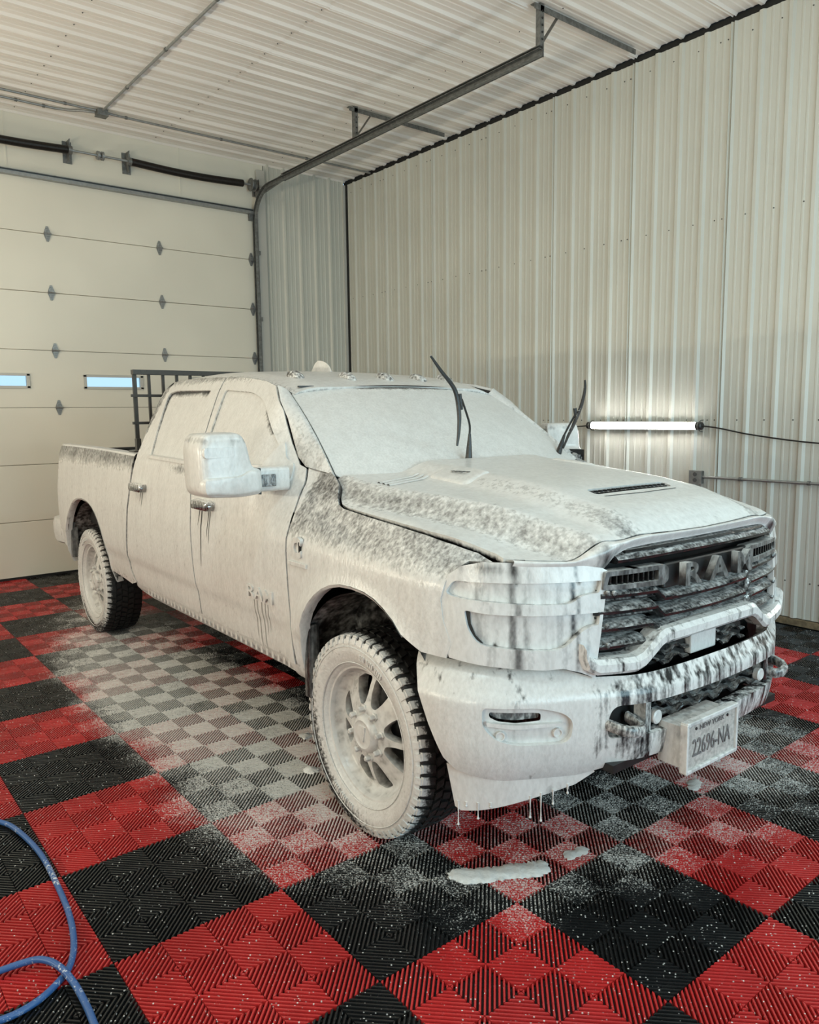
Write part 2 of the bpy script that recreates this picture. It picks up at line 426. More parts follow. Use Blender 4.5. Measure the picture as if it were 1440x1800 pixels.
# ------------------------------------------------------------------ sectional overhead door
dr = tag(empty('door_1', (1.625, YD, 0)), kind='structure')
DX0, DX1, SH = -.23, 3.48, .6025
M_PANE = NT('window_pane'); M_PANE.set(rgb(.85, .93, 1), .05, 0); M_PANE.b.inputs['Transmission Weight'].default_value = 1; M_PANE.b.inputs['IOR'].default_value = 1.02; M_PANE = M_PANE.m
M_HINGE = plain('zinc_hinge', (.30, .30, .29), .42, .7, .2, 50)
WINX = (-.74, .462, 1.664, 2.866)
def dl(o): o.parent = dr; o.matrix_parent_inverse = Matrix.Translation((-1.625, -YD, 0)); return o
for s in range(7):
    z0 = .012+s*SH; z1 = z0+SH-.004
    if s != 3:
        sec = dl(MB().box(((DX0+DX1)/2, YD+.025, (z0+z1)/2), (DX1-DX0, .05, z1-z0), bev=.006).build('door_section', M_DOOR))
    else:
        wins = [(c-.30, c+.30) for c in WINX[1:3]]+[(WINX[3]-.30, WINX[3]+.30)]
        m = MB(); zb, zt = 2.040, 2.152
        m.box(((DX0+DX1)/2, YD+.025, (z0+zb)/2), (DX1-DX0, .05, zb-z0)); m.box(((DX0+DX1)/2, YD+.025, (z1+zt)/2), (DX1-DX0, .05, z1-zt))
        xs = [DX0]+[q for w in wins for q in w]+[DX1]
        for i in range(0, len(xs), 2): m.box(((xs[i]+xs[i+1])/2, YD+.025, (zb+zt)/2), (xs[i+1]-xs[i], .05, zt-zb))
        sec = dl(m.build('door_section', M_DOOR))
        for (a, b) in wins:
            fr = MB()
            for (x0, x1, w0, w1) in ((a-.03, b+.03, zt-.004, zt+.024), (a-.03, b+.03, zb-.024, zb+.004), (a-.03, a+.004, zb-.02, zt+.02), (b-.004, b+.03, zb-.02, zt+.02)):
                fr.box(((x0+x1)/2, YD-.006, (w0+w1)/2), (x1-x0, .014, w1-w0), bev=.003)
            f = fr.build('window_frame', M_TRIM); f.parent = sec
            for xx in (a-.013, (a+b)/2, b+.013):
                for zz in (zb-.012, zt+.012): pass
            g = MB().box(((a+b)/2, YD+.02, (zb+zt)/2), (b-a, .006, zt-zb)).build('window_pane', M_PANE); g.parent = sec
dl(MB().box((1.625, YD+.02, -.02), (DX1-DX0, .05, .09)).build('bottom_seal', M_BLACK))
for s in range(1, 7): dl(MB().box((1.625, YD+.035, .010+s*SH), (DX1-DX0, .02, .04)).build('joint_light_block', M_GAP))  # dark strips added behind the section joints to keep sky light out
# top strut: two folded bars
m = MB(); m.box((1.625, YD-.03, 4.165), (DX1-DX0, .06, .006)); m.box((1.625, YD-.058, 4.180), (DX1-DX0, .004, .026)); m.box((1.625, YD-.03, 4.215), (DX1-DX0, .05, .006)); m.box((1.625, YD-.006, 4.19), (DX1-DX0, .006, .045))
dl(m.build('top_strut', M_GALV))
# hinges: two tapered leaves and a knuckle; end ones carry a roller
def hinge_mesh():
    m = MB(); fr = lambda a, b, d: (a, -d, b)
    m.prism([(-.034, .012), (.034, .012), (.010, .078), (-.010, .078)], fr, .002, .007); m.prism([(-.034, -.012), (.034, -.012), (.010, -.078), (-.010, -.078)][::-1], fr, .002, .007)
    m.tube([(-.036, -.016, 0), (.036, -.016, 0)], .011, 10); m.box((0, -.010, .016), (.052, .02, .016)); m.box((0, -.010, -.016), (.052, .02, .016))
    for zz in (.035, .055, -.035, -.055): m.box((0, -.009, zz), (.012, .006, .012))
    return m
h0 = None
for s in range(1, 7):
    for xx in (1.063, 2.265, 3.425, -.14):
        if h0 is None: h0 = hinge_mesh().build('hinge', M_HINGE); h = h0
        else: h = h0.copy(); link(h)
        h.location = (xx, YD, .010+s*SH); dl(h)
        if xx > 3 or xx < 0:
            sg = 1 if xx > 3 else -1
            r = MB().tube([(xx, YD-.022, .010+s*SH), (xx+sg*.075, YD-.022, .010+s*SH)], .007, 8).lathe([(.062, .006), (.062, .024), (.085, .024), (.085, .006)], 'x', (xx if sg > 0 else xx-.147, YD-.022, .010+s*SH), 16).build('roller', M_GALV); dl(r)
rl = MB().box((3.44, YD-.02, 4.13), (.07, .03, .09)).tube([(3.44, YD-.03, 4.13), (3.52, YD-.03, 4.13)], .008, 8).build('top_roller_bracket', M_GALVD); dl(rl)

# ------------------------------------------------------------------ door tracks, hangers, torsion spring
tr = tag(empty('door_track', (3.5, YD-.1, 0)), 'grey steel garage door track running under the ceiling beside the right wall', 'track')
def pl(o, p):
    o.parent = p; o.matrix_parent_inverse = Matrix.Translation(-Vector(p.location)); return o
TX, TY, TZ = 3.49, YD-.055, 4.42
R_ = .38
path = [(TX, TY, .05), (TX, TY, 4.0)]+[(TX, TY-R_+R_*math.cos(a), TZ-R_+R_*math.sin(a)) for a in [PI/2*k/10 for k in range(0, 11)]]+[(TX, 2.5, TZ)]
def channel(path, w, h, nrm):
    """C-shaped track: web + two flanges swept along a path in the YZ plane"""
    m = MB()
    sec = [(-w, 0), (-w, h), (-w+.004, h), (-w+.004, .004), (w-.004, .004), (w-.004, h), (w, h), (w, 0)]
    V = []; F = []; n = len(sec)
    for i, p in enumerate(path):
        a = Vector(path[max(0, i-1)]); b = Vector(path[min(len(path)-1, i+1)]); t = (b-a).normalized(); nn = t.cross(Vector((1, 0, 0)))
        V += [Vector(p)+nn*q[0]+Vector((-1, 0, 0))*q[1] for q in sec]
    for i in range(len(path)-1):
        for k in range(n): F.append((i*n+k, i*n+(k+1) % n, (i+1)*n+(k+1) % n, (i+1)*n+k))
    F.append(tuple(range(n))); F.append(tuple((len(path)-1)*n+k for k in range(n))[::-1])
    return m.add(V, F)
pl(channel(path, .026, .04, None).build('roller_track', M_GALVD), tr)
m = MB(); m.box((TX+.012, (2.5+6.45)/2, TZ+.012), (.006, 3.95, .075)); m.box((TX-.010, (2.5+6.45)/2, TZ+.048), (.05, 3.95, .006)); m.bar((TX, 6.45, TZ+.02), (TX, TY-.02, 4.38), .02, .07)
pl(m.build('track_angle', M_GALVD), tr)
m = MB(); m.box((TX+.03, TY+.02, 2.15), (.05, .012, 4.25)); m.box((TX+.008, TY+.0, 2.15), (.006, .05, 4.25)); pl(m.build('wall_angle', M_GALV), tr)
pl(MB().box((TX-.028, TY-.012, 2.1), (.016, .012, 4.1)).build('track_shadow_strip', M_BLACK), tr)  # black strip standing in for the shade along the track
for z in (.5, 1.3, 2.1, 2.9, 3.7): pl(MB().box((TX+.01, TY+.01, z), (.04, .08, .05)).build('track_bracket', M_GALVD), tr)
def perforated(m, a, b, w):  # angle iron with holes suggested by raised rims
    m.bar(a, b, w, .005); m.bar(Vector(a)+Vector((w/2, 0, 0)), Vector(b)+Vector((w/2, 0, 0)), .005, w)
for yy in (5.02, 2.545):
    m = MB(); m.box((4.06, yy, ZC-.024), (1.27, .045, .006)); m.box((4.06, yy-.02, ZC-.042), (1.27, .006, .042)); h = pl(m.build('track_hanger', M_GALVD), tr)
    def sub_(o): o.parent = h; return o
    m = MB(); m.box((3.49, yy, (ZC-.02+TZ)/2), (.006, .045, ZC-TZ+.01)); m.box((3.51, yy-.02, (ZC-.02+TZ)/2), (.04, .006, ZC-TZ+.01)); sub_(m.build('drop_angle', M_GALVD))
    sub_(MB().bar((3.50, yy+.004, TZ+.05), (3.72, yy+.004, ZC-.03), .006, .04, (0, 1, 0)).build('brace', M_GALVD))
    m = MB()
    for k in range(6): m.lathe([(0, .0045), (0, .009), (.002, .009), (.002, .0045)], 'y', (3.51, yy-.026, TZ+.06+.05*k), 8)
    tag(sub_(m.build('hole_rims', M_BLACK, None)), kind='stuff')
ts = tag(empty('torsion_spring_shaft', (1.6, YD-.1, 4.49)), 'black torsion springs on a steel shaft above the garage door', 'spring')
SZ, SY = 4.485, YD-.11
pl(MB().tube([(-.4, SY, SZ), (3.56, SY, SZ)], .0125, 10).build('shaft', M_GALV), ts)
def coil(x0, x1, r=.042):
    m = MB(); n = int((x1-x0)/.011); prof = []; pts = []; rs = []
    for i in range(2*n+1):
        t = i/(2*n); x = x0+(x1-x0)*t; sag = -.022*math.sin(PI*t); pts.append((x, SY, SZ+sag)); rs.append(r if i % 2 else r*.9)
    return m.tube(pts, rs, 14)
pl(coil(1.96, 3.30).build('coil_spring', M_SPRING, None, True, auto=80), ts); pl(coil(.0, 1.29).build('coil_spring', M_SPRING, None, True, auto=80), ts)
for xx in (1.315, 1.935):
    m = MB(); m.prism([(-.03, -.10), (.03, -.10), (.035, .0), (.06, .11), (-.06, .11), (-.035, .0)], lambda a, b, d: (xx+d, SY+.06-abs(b)*.2+a*.9, SZ+b), -.004, .004)
    m.box((xx, YD-.006, SZ), (.09, .012, .22)); m.lathe([(-.02, .014), (-.02, .042), (.02, .042), (.02, .014)], 'x', (xx, SY, SZ), 16)
    pl(m.build('anchor_bracket', M_GALVD), ts)
m = MB()
for d in (-.022, .022): m.lathe([(-.012, .014), (-.012, .046), (.012, .046), (.012, .014)], 'x', (1.625+d, SY, SZ), 18)
for k in range(3): a = 2*PI*k/3; m.tube([(1.585, SY+.033*math.cos(a), SZ+.033*math.sin(a)), (1.665, SY+.033*math.cos(a), SZ+.033*math.sin(a))], .006, 6)
pl(m.build('shaft_coupler', M_GALV), ts)
m = MB().lathe([(-.035, .013), (-.035, .075), (-.025, .078), (-.02, .06), (.02, .056), (.026, .072), (.032, .07), (.032, .013)], 'x', (3.43, SY, SZ), 24); pl(m.build('cable_drum', M_GALVD), ts)
m = MB().prism([(-.05, -.09), (.05, -.09), (.05, .07), (-.05, .07)], lambda a, b, d: (3.50+d, SY+.02+a, SZ+b), -.003, .003); m.box((3.5, YD-.02, SZ-.02), (.05, .04, .17)); pl(m.build('end_bearing_plate', M_GALVD), ts)

# ------------------------------------------------------------------ electrical: conduits, boxes, tube lamp
def strap(m, p, d):
    pass
def conduit(name, pts, label, r=.0115, straps=()):
    e = tag(empty(name, pts[0]), label, 'conduit')
    pl(MB().tube(pts, r, 10).build('pipe', M_GALV, None, True), e)
    for (p, n) in straps:
        m = MB(); m.lathe([(-.012, r+.001), (-.012, r+.005), (.012, r+.005), (.012, r+.001)], n, p, 12); pl(m.build('pipe_strap', M_GALVD), e)
    return e
CZ = ZC-.034
conduit('ceiling_conduit', [(1.50, 6.53, CZ), (1.505, 5, CZ), (1.51, 2, CZ), (1.52, -4.5, CZ)], 'steel conduit running lengthwise along the ceiling from the junction box', straps=[((1.505, y, CZ), 'y') for y in (5.85, 4.9, 3.9, 2.9)])
conduit('ceiling_conduit', [(1.56, 6.59, CZ), (1.62, 6.59, CZ-.004), (1.70, 6.60, CZ), (4.84, 6.60, CZ)], 'steel conduit along the ceiling from the junction box to the right wall', straps=[((x, 6.60, CZ), 'x') for x in (1.75, 2.8, 3.9)])
conduit('ceiling_conduit', [(1.44, 6.575, CZ), (1.30, 6.585, CZ), (1.2, 6.58, CZ), (-3.9, 6.58, CZ)], 'upper steel conduit running left from the ceiling junction box', straps=[((x, 6.58, CZ), 'x') for x in (1.15, .5)])
conduit('ceiling_conduit', [(1.44, 6.61, CZ-.01), (1.34, 6.64, CZ-.01), (1.22, 6.74, CZ), (1.1, 6.77, CZ), (-3.9, 6.77, CZ)], 'lower bent steel conduit running left from the ceiling junction box', straps=[((x, 6.77, CZ), 'x') for x in (1.0, .75)])
jb = tag(empty('junction_box', (1.5, 6.59, ZC)), 'grey metal junction box on the ceiling where conduits meet', 'electrical box')
m = MB().box((1.5, 6.59, ZC-.045), (.105, .105, .055), bev=.006); pl(m.build('box_body', M_GALVD), jb); pl(MB().box((1.5, 6.59, ZC-.075), (.112, .112, .006), bev=.002).build('cover_plate', M_GALVD), jb)
ob = tag(empty('outlet_box', (XR, 1.89, 1.13)), 'grey metal outlet box on the right wall below the tube light', 'electrical box')
pl(MB().box((XR-.045, 1.885, 1.135), (.05, .11, .11), bev=.006).build('box_body', M_GALVD), ob)
pl(MB().box((XR-.072, 1.885, 1.135), (.006, .115, .115), bev=.002).build('cover_plate', M_GALV), ob)
M_OUT = plain('outlet_face', (.09, .09, .09), .4)
for zz in (1.16, 1.11): pl(MB().lathe([(0, .001), (0, .018), (-.004, .018), (-.004, .001)], 'x', (XR-.075, 1.885, zz), 16).build('socket', M_OUT), ob)
conduit('wall_conduit', [(XR-.04, 1.83, 1.137), (XR-.034, 1.70, 1.137), (XR-.034, .2, 1.137), (XR-.034, -4.5, 1.137)], 'steel conduit running along the right wall from the outlet box', straps=[((XR-.034, y, 1.137), 'y') for y in (1.5, .95)])

M_TUBE = NT('lit_tube'); M_TUBE.set(rgb(1, 1, 1), .4); M_TUBE.b.inputs['Emission Color'].default_value = (1.0, .97, .90, 1); M_TUBE.b.inputs['Emission Strength'].default_value = 52.0; M_TUBE = M_TUBE.m
M_CAP = plain('lamp_end_cap', (.03, .03, .03), .4)
def tube_lamp(y0, y1, z, label):
    t = tag(empty('tube_light', (XR-.07, (y0+y1)/2, z)), label, 'lamp', 'tube lights along the right wall'); X = XR-.075
    lt = MB().lathe([(y0+.05, .031), (y1-.05, .031)], 'y', (X, 0, z), 20, PI*.56, PI*1.44).build('lit_tube', M_TUBE, None, True, fixn=False); flip_if(lt, (-1, 0, 0)); pl(lt, t)
    hs_ = MB().lathe([(y0+.05, .0315), (y1-.05, .0315)], 'y', (X, 0, z), 24, -PI*.56, PI*.56).build('tube_housing', M_TRIM, None, True, fixn=False); flip_if(hs_, (1, 0, 0)); pl(hs_, t)
    for ya, yb in ((y0, y0+.055), (y1-.055, y1)): pl(MB().tube([(X, ya, z), (X, ya+.008, z), (X, yb, z)], [.026, .034, .034], 18).build('end_cap', M_CAP, None, True), t)
    for ya, sg in ((y0+.03, -1), (y1-.03, 1)):
        m = MB(); m.tube([(XR-.022, ya+sg*.005, z+.05), (XR-.06, ya, z+.045), (X, ya, z+.035)], .004, 6); m.tube([(XR-.022, ya, z-.05), (XR-.06, ya, z-.045), (X, ya, z-.035)], .004, 6); m.lathe([(-.006, .033), (-.006, .037), (.006, .037), (.006, .033)], 'y', (X, ya, z), 16)
        pl(m.build('mounting_clip', M_GALVD), t)
    return t
tube_lamp(1.83, 3.03, 1.571, 'glowing white tube light on the ribbed wall behind the hood')
tube_lamp(-1.55, -.35, 1.571, 'second tube light farther along the right wall')
def cord(name, pts, label, r=.006):
    P = [];
    for i in range(len(pts)-1):
        for k in range(8):
            t = k/8; p0 = Vector(pts[max(0, i-1)]); p1 = Vector(pts[i]); p2 = Vector(pts[i+1]); p3 = Vector(pts[min(len(pts)-1, i+2)])
            P.append(.5*((2*p1)+(p2-p0)*t+(2*p0-5*p1+4*p2-p3)*t*t+(3*p1-p0-3*p2+p3)*t**3))
    P.append(Vector(pts[-1])); return tag(MB().tube(P, r, 8).build(name, M_BLACK, None, True), label, 'cord')
X = XR-.045
cord('power_cord', [(XR-.075, 1.835, 1.571), (X, 1.7, 1.553), (X, 1.4, 1.50), (X, .9, 1.446), (X, .3, 1.43), (X, -.2, 1.50), (XR-.075, -.355, 1.571)], 'black power cord sagging along the wall right of the tube light')
cord('power_cord', [(XR-.075, 3.025, 1.571), (X, 3.2, 1.558), (X, 3.6, 1.545), (X, 4.6, 1.54), (X, 6.9, 1.55)], 'black power cord leading left from the tube light behind the windshield')

# ------------------------------------------------------------------ floor of interlocking ribbed tiles
fl = tag(MB().box((.43, 1.1, -.06), (8.9, 12.3, .08)).build('floor', M_CONC), kind='structure')
def clip(poly, nx, ny, c):
    out = []; n = len(poly)
    for i in range(n):
        p, q = poly[i], poly[(i+1) % n]; dp = p[0]*nx+p[1]*ny-c; dq = q[0]*nx+q[1]*ny-c
        if dp <= 0: out.append(p)
        if (dp < 0) != (dq < 0) and abs(dp-dq) > 1e-12: t = dp/(dp-dq); out.append((p[0]+(q[0]-p[0])*t, p[1]+(q[1]-p[1])*t))
    return out
T = .6; SUB = .15; NR = 15
def tile_mesh(name, mat):
    V = []; F = []; pit = SUB*math.sqrt(2)/NR; hw = pit*.19; hw2 = pit*.33; s2 = math.sqrt(.5)
    def add(poly, zt, zb, low):
        n = len(poly)
        if n < 3: return
        if len(low) != n: low = poly
        b = len(V); V.extend([(x, y, zt) for x, y in poly]); V.extend([(x, y, zb) for x, y in low])
        F.append(tuple(range(b, b+n)))
        for i in range(n): F.append((b+i, b+n+i, b+n+(i+1) % n, b+(i+1) % n))
    for i in range(4):
        for j in range(4):
            x0, y0 = i*SUB+.0012, j*SUB+.0012; a = SUB-.0024; sq = [(x0, y0), (x0+a, y0), (x0+a, y0+a), (x0, y0+a)]
            cx, cy = x0+a/2, y0+a/2
            nx, ny = (s2, -s2) if (i+j) % 2 else (s2, s2)   # normal of the rib direction
            c0 = cx*nx+cy*ny
            for k in range(NR):
                c = c0+(k-(NR-1)/2)*pit
                p = clip(clip(sq, nx, ny, c+hw), -nx, -ny, -(c-hw)); q = clip(clip(sq, nx, ny, c+hw2), -nx, -ny, -(c-hw2)); add(p, 0, -.014, q)
    me = bpy.data.meshes.new(name); me.from_pydata(V, [], F); me.materials.append(mat)
    bm = bmesh.new(); bm.from_mesh(me); bmesh.ops.recalc_face_normals(bm, faces=bm.faces[:])
    bm.to_mesh(me); bm.free(); return me
def tile_mat(name, col):
    t = NT(name); p = t.pos()
    sp = t.n('ShaderNodeSeparateXYZ'); t.l(p, sp.inputs[0]); X, Y, Zp = sp.outputs
    # where soap has run off the truck
    def blob(cx, cy, rx, ry, k=1.0, rot=0):
        ca, sa = math.cos(rot), math.sin(rot)
        dx = t.math('SUBTRACT', X, cx); dy = t.math('SUBTRACT', Y, cy)
        a = t.math('MULTIPLY_ADD', dx, ca/rx, t.math('MULTIPLY', dy, sa/rx)); b = t.math('MULTIPLY_ADD', dx, -sa/ry, t.math('MULTIPLY', dy, ca/ry))
        d = t.math('MULTIPLY_ADD', a, a, t.math('MULTIPLY', b, b)); return t.math('MULTIPLY', t.mapr(d, 0.0, 1.6, 1, 0), k)
    zs = [blob(.50, 2.6, .62, 2.6, 1.0), blob(.22, 1.2, .40, .8, .72), blob(.75, 4.6, .5, 1.4, .75), blob(1.2, .15, 1.0, .42, .62), blob(2.15, .12, .9, .5, .68), blob(1.7, -.15, .7, .35, .5)]
    z = zs[0]
    for q in zs[1:]: z = t.math('MAXIMUM', z, q)
    big = t.noise(p, 2.6, 3, .6); fine = t.noise(p, 160, 1, .6); mid = t.noise(p, 24, 2, .6)
    film = t.math('MULTIPLY_ADD', t.math('SUBTRACT', big, .5), .9, z)
    film = t.math('MULTIPLY_ADD', t.math('SUBTRACT', mid, .5), .35, film)
    film = t.math('MULTIPLY_ADD', t.math('SUBTRACT', fine, .5), 1.5, film)
    film = t.mapr(film, .40, .95, 0, .92)
    # splashed dots
    vo = t.n('ShaderNodeTexVoronoi', feature='F1'); t.l(p, vo.inputs['Vector']); vo.inputs['Scale'].default_value = 85
    sep = t.n('ShaderNodeSeparateColor'); t.l(vo.outputs['Color'], sep.inputs[0])
    dens = t.mapr(t.math('MULTIPLY_ADD', z, .5, t.noise(p, 1.3, 2)), .30, .95, .86, .45)
    pick = t.math('GREATER_THAN', sep.outputs[0], dens)
    dot = t.math('MULTIPLY', pick, t.mapr(vo.outputs['Distance'], .12, .30, .9, 0))
    top = t.mapr(Zp, -.012, -.002)
    f = t.math('MULTIPLY', t.math('MAXIMUM', film, dot), t.math('MULTIPLY_ADD', top, .95, .05), clamp=True)
    worn = t.mix(t.mapr(big, .3, .7), rgb(*[c*.8 for c in col]), rgb(*[c*1.12 for c in col]))
    t.set(t.mix(f, worn, rgb(.70, .68, .65)), t.mapr(mid, .3, .7, .17, .32, 'LINEAR'))
    return t.m
me_r = tile_mesh('floor_tile', tile_mat('red_tile_plastic', (.43, .026, .026))); me_b = tile_mesh('floor_tile', tile_mat('black_tile_plastic', (.012, .0125, .013)))
rest = []
def seen(i, j):
    c = Vector((i*T+.3, j*T+.3, 0))-Vector(CAM_POS); z = c.dot(fw)
    if z < .3: return False
    x = c.dot(rt2)/z*FPX; y = c.dot(up2)/z*FPX; m_ = .55/z*FPX
    return abs(x) < 720+m_ and abs(y) < 900+m_
for i in range(-6, 8):
    for j in range(-8, 12):
        if seen(i, j):
            o = link(bpy.data.objects.new('floor_tile', me_r if (i+j) % 2 else me_b), fl); o.location = (i*T, j*T, 0)
        else: rest.append((i, j))
V = []; F = []; fm = []
for (i, j) in rest:
    b = len(V); x, y = i*T+.002, j*T+.002
    V += [(x, y, -.001), (x+T-.004, y, -.001), (x+T-.004, y+T-.004, -.001), (x, y+T-.004, -.001)]; F.append((b, b+1, b+2, b+3)); fm.append((i+j) % 2)
tag(mesh_obj('floor_tile_field', V, F, None, fl, mats=[me_b.materials[0], me_r.materials[0]], fm=fm), kind='stuff')

# ================================================================== TRUCK  (local x = toward the visible side, y = forward, z = up; origin under the front axle)
TRK = tag(empty('pickup_truck', (1.43854, .70288, 0), math.radians(178.7907)), 'dark crew cab pickup truck covered in white soap foam, wipers raised', 'truck')
def pch(pts):
    xs=[p[0] for p in pts]; ys=[p[1] for p in pts]; n=len(xs)
    h=[xs[i+1]-xs[i] for i in range(n-1)]; d=[(ys[i+1]-ys[i])/h[i] for i in range(n-1)]
    m=[0]*n; m[0]=d[0]; m[-1]=d[-1]
    for i in range(1,n-1):
        if d[i-1]*d[i]>0:
            w1=2*h[i]+h[i-1]; w2=h[i]+2*h[i-1]; m[i]=(w1+w2)/(w1/d[i-1]+w2/d[i])
    def f(x):
        if x<=xs[0]: return ys[0]+m[0]*(x-xs[0])
        if x>=xs[-1]: return ys[-1]+m[-1]*(x-xs[-1])
        lo,hi=0,n-1
        while hi-lo>1:
            k=(lo+hi)//2
            if xs[k]<=x: lo=k
            else: hi=k
        t=(x-xs[lo])/h[lo]; t2=t*t; t3=t2*t
        return (2*t3-3*t2+1)*ys[lo]+(t3-2*t2+t)*h[lo]*m[lo]+(-2*t3+3*t2)*ys[lo+1]+(t3-t2)*h[lo]*m[lo+1]
    return f
def sst(a,b,x):
    t=min(1,max(0,(x-a)/(b-a))); return t*t*(3-2*t)
def lerp(a,b,t): return a+(b-a)*t
WB=-3.83; HZ=.42
side_w=pch([(.38,.93),(.50,.965),(.58,.995),(.64,1.008),(.745,1.018),(.78,1.028),(.95,1.036),(1.10,1.034),(1.16,1.028),(1.30,1.014),(1.40,.998),(1.46,.978),(1.50,.956),(1.60,.902),(1.75,.818),(1.87,.745),(1.93,.70),(1.98,.63)])
fend_f=pch([(0,0),(.15,.006),(.35,.03),(.6,.075),(.85,.125),(1,.165),(1.2,.21)])
fend_top=pch([(-1.0,1.44),(-.5,1.40),(0,1.345),(.4,1.285),(.7,1.225),(.85,1.18)])
fend_low=pch([(.38,.93),(.50,.965),(.58,.995),(.64,1.008),(.745,1.018),(.78,1.028),(.95,1.034),(1.13,1.03)])
taper=pch([(.25,0),(.40,.012),(.50,.035),(.58,.07),(.65,.115),(.72,.18)])
def arch_r(v,w,vc):
    return math.hypot(v-vc,(w-.47))
def side(v,w):
    """half width of the body side at station v, height w"""
    a=side_w(w)
    k=sst(-1.0,-.5,v)
    if k>0:
        t=(w-1.12)/(fend_top(v)-1.12)
        b=fend_low(min(w,1.13)) if t<=0 else 1.03-fend_f(t)
        # cowl / pillar foot
        a=lerp(a,b,k)
    if v>.25: a-=taper(v)
    if v<-4.45: a-=.10*((-4.45-v)/.38)**2
    for vc in (0,WB):
        r=arch_r(v,w,vc)
        if r<.85 and w>.35: a+=.03*math.exp(-((r-.50)/.075)**2)
    return a
def plan(pts):
    # arc-length param from centre u=0 outward

    P=[]
    n=len(pts)
    def cr(p0,p1,p2,p3,t):
        return tuple(.5*((2*p1[i])+(-p0[i]+p2[i])*t+(2*p0[i]-5*p1[i]+4*p2[i]-p3[i])*t*t+(-p0[i]+3*p1[i]-3*p2[i]+p3[i])*t**3) for i in (0,1))
    for i in range(n-1):
        p0=pts[i-1] if i>0 else (-pts[1][0],pts[1][1]); p3=pts[i+2] if i+2<n else (2*pts[-1][0]-pts[-2][0],2*pts[-1][1]-pts[-2][1])
        for k in range(16): P.append(cr(p0,pts[i],pts[i+1],p3,k/16))
    P.append(pts[-1])
    S=[0]
    for i in range(1,len(P)): S.append(S[-1]+math.dist(P[i],P[i-1]))
    def f(s):
        sg=1
        if s<0: s=-s; sg=-1
        if s>=S[-1]:
            d=(P[-1][0]-P[-2][0],P[-1][1]-P[-2][1]); L=math.hypot(*d); e=s-S[-1]
            return (sg*(P[-1][0]+d[0]/L*e),P[-1][1]+d[1]/L*e)
        i=max(1,bisect_right(S,s)); t=(s-S[i-1])/(S[i]-S[i-1])
        return (sg*lerp(P[i-1][0],P[i][0],t),lerp(P[i-1][1],P[i][1],t))
    f.L=S[-1]
    return f
head_plan=plan([(0,.918),(.25,.910),(.45,.892),(.58,.862),(.70,.815),(.80,.757),(.88,.69),(.945,.61),(.985,.52),(1.01,.42),(1.02,.32)])
bump_plan=plan([(0,.985),(.25,.975),(.42,.952),(.54,.90),(.65,.845),(.77,.782),(.88,.715),(.96,.635),(1.01,.54),(1.03,.44),(1.035,.34)])
def head(s,w):
    u,v=head_plan(s)
    # lean: top of the lamps leans back a little
    k=(w-1.0)
    v-=.05*max(0,k)+.12*max(0,k-.12)
    u-=math.copysign(.04*max(0,k),u)*min(1,abs(u)/.6)
    return (u,v,w)
bump_w=pch([(.40,-.05),(.46,-.03),(.52,-.008),(.60,0),(.70,.0),(.76,-.004),(.80,-.02),(.84,-.06)])
def bump(s,w):
    u,v=bump_plan(s); e=bump_w(w)
    # offset along outward-ish direction
    h=math.hypot(u*.6,v) or 1
    return (u+e*(u*.6/h),v+e*(v/h),w)

M_F = foam_mat('soap_foam_on_dark_paint', spk=70, lo=.24, hi=.88)
M_FG = foam_mat('soap_foam_on_glass', under=(.02, .022, .022), a1=.34, a2=.35, under_rough=.06)
M_FS = foam_mat('soap_foam_smooth', a1=.20, a2=.62, lo=.30, hi=.86, spk=60, bump=.2)
M_FT = foam_mat('soap_foam_top', a1=.60, a2=.12, lo=.20, hi=.84, spk=52, stretch=.8, bump=.22)
M_GR = foam_mat('soap_foam_on_grille', under=(.012, .012, .013), useattr=False, cov=.10, normal_k=.50, a1=.55, a2=.50, lo=.34, hi=.85, spk=60, under_rough=.14, streak=70, hst=.22)
M_GL = foam_mat('soap_foam_on_letters', under=(.05, .05, .05), useattr=False, cov=.40, normal_k=.35, a1=.45, a2=.5, lo=.25, hi=1.0, spk=50, under_rough=.14)
M_BM = foam_mat('soap_foam_on_bumper_beam', useattr=True, a1=.30, a2=1.15, lo=.26, hi=.62, streak=30, bump=.2)
M_RK = foam_mat('soap_foam_on_rack', under=(.05, .048, .044), useattr=False, cov=.12, normal_k=.42, a1=.9, a2=.3, spk=60, lo=.36, hi=.6, under_rough=.5)
M_TI = foam_mat('soap_foam_on_tire', under=(.010, .010, .010), a1=.75, a2=.1, lo=.36, hi=.68, spk=70, stretch=1, under_rough=.55, bump=.4)
M_RI = foam_mat('soap_foam_on_rim', under=(.05, .05, .05), a1=.70, a2=.0, lo=.22, hi=.92, spk=24, stretch=1, under_rough=.25, bump=.2)
M_DK = plain('dark_plastic', (.012, .012, .012), .45, 0, .3, 30)
M_LINER = foam_mat('splashed_lightened_liner', under=(.014, .014, .014), useattr=False, cov=.58, a1=1.0, a2=.1, spk=26, stretch=1, lo=.38, hi=1.05, under_rough=.5)  # splashes thickened to stand in for light missing in the wheel wells
M_BED = foam_mat('flecked_bed_liner', under=(.012, .012, .012), useattr=False, cov=.17, a1=1.3, a2=.0, spk=55, stretch=1, lo=.42, hi=.6, under_rough=.7)
M_CHR = plain('wet_chrome', (.55, .56, .56), .12, 1, .2, 60)
M_LENS = plain('clouded_lens', (.30, .30, .30), .2, 0, .3, 40)
M_RED = plain('tail_lamp_red', (.10, .012, .012), .2, 0, .3, 20)
M_DISC = plain('brake_disc_steel', (.10, .10, .10), .5, .6, .4, 20)

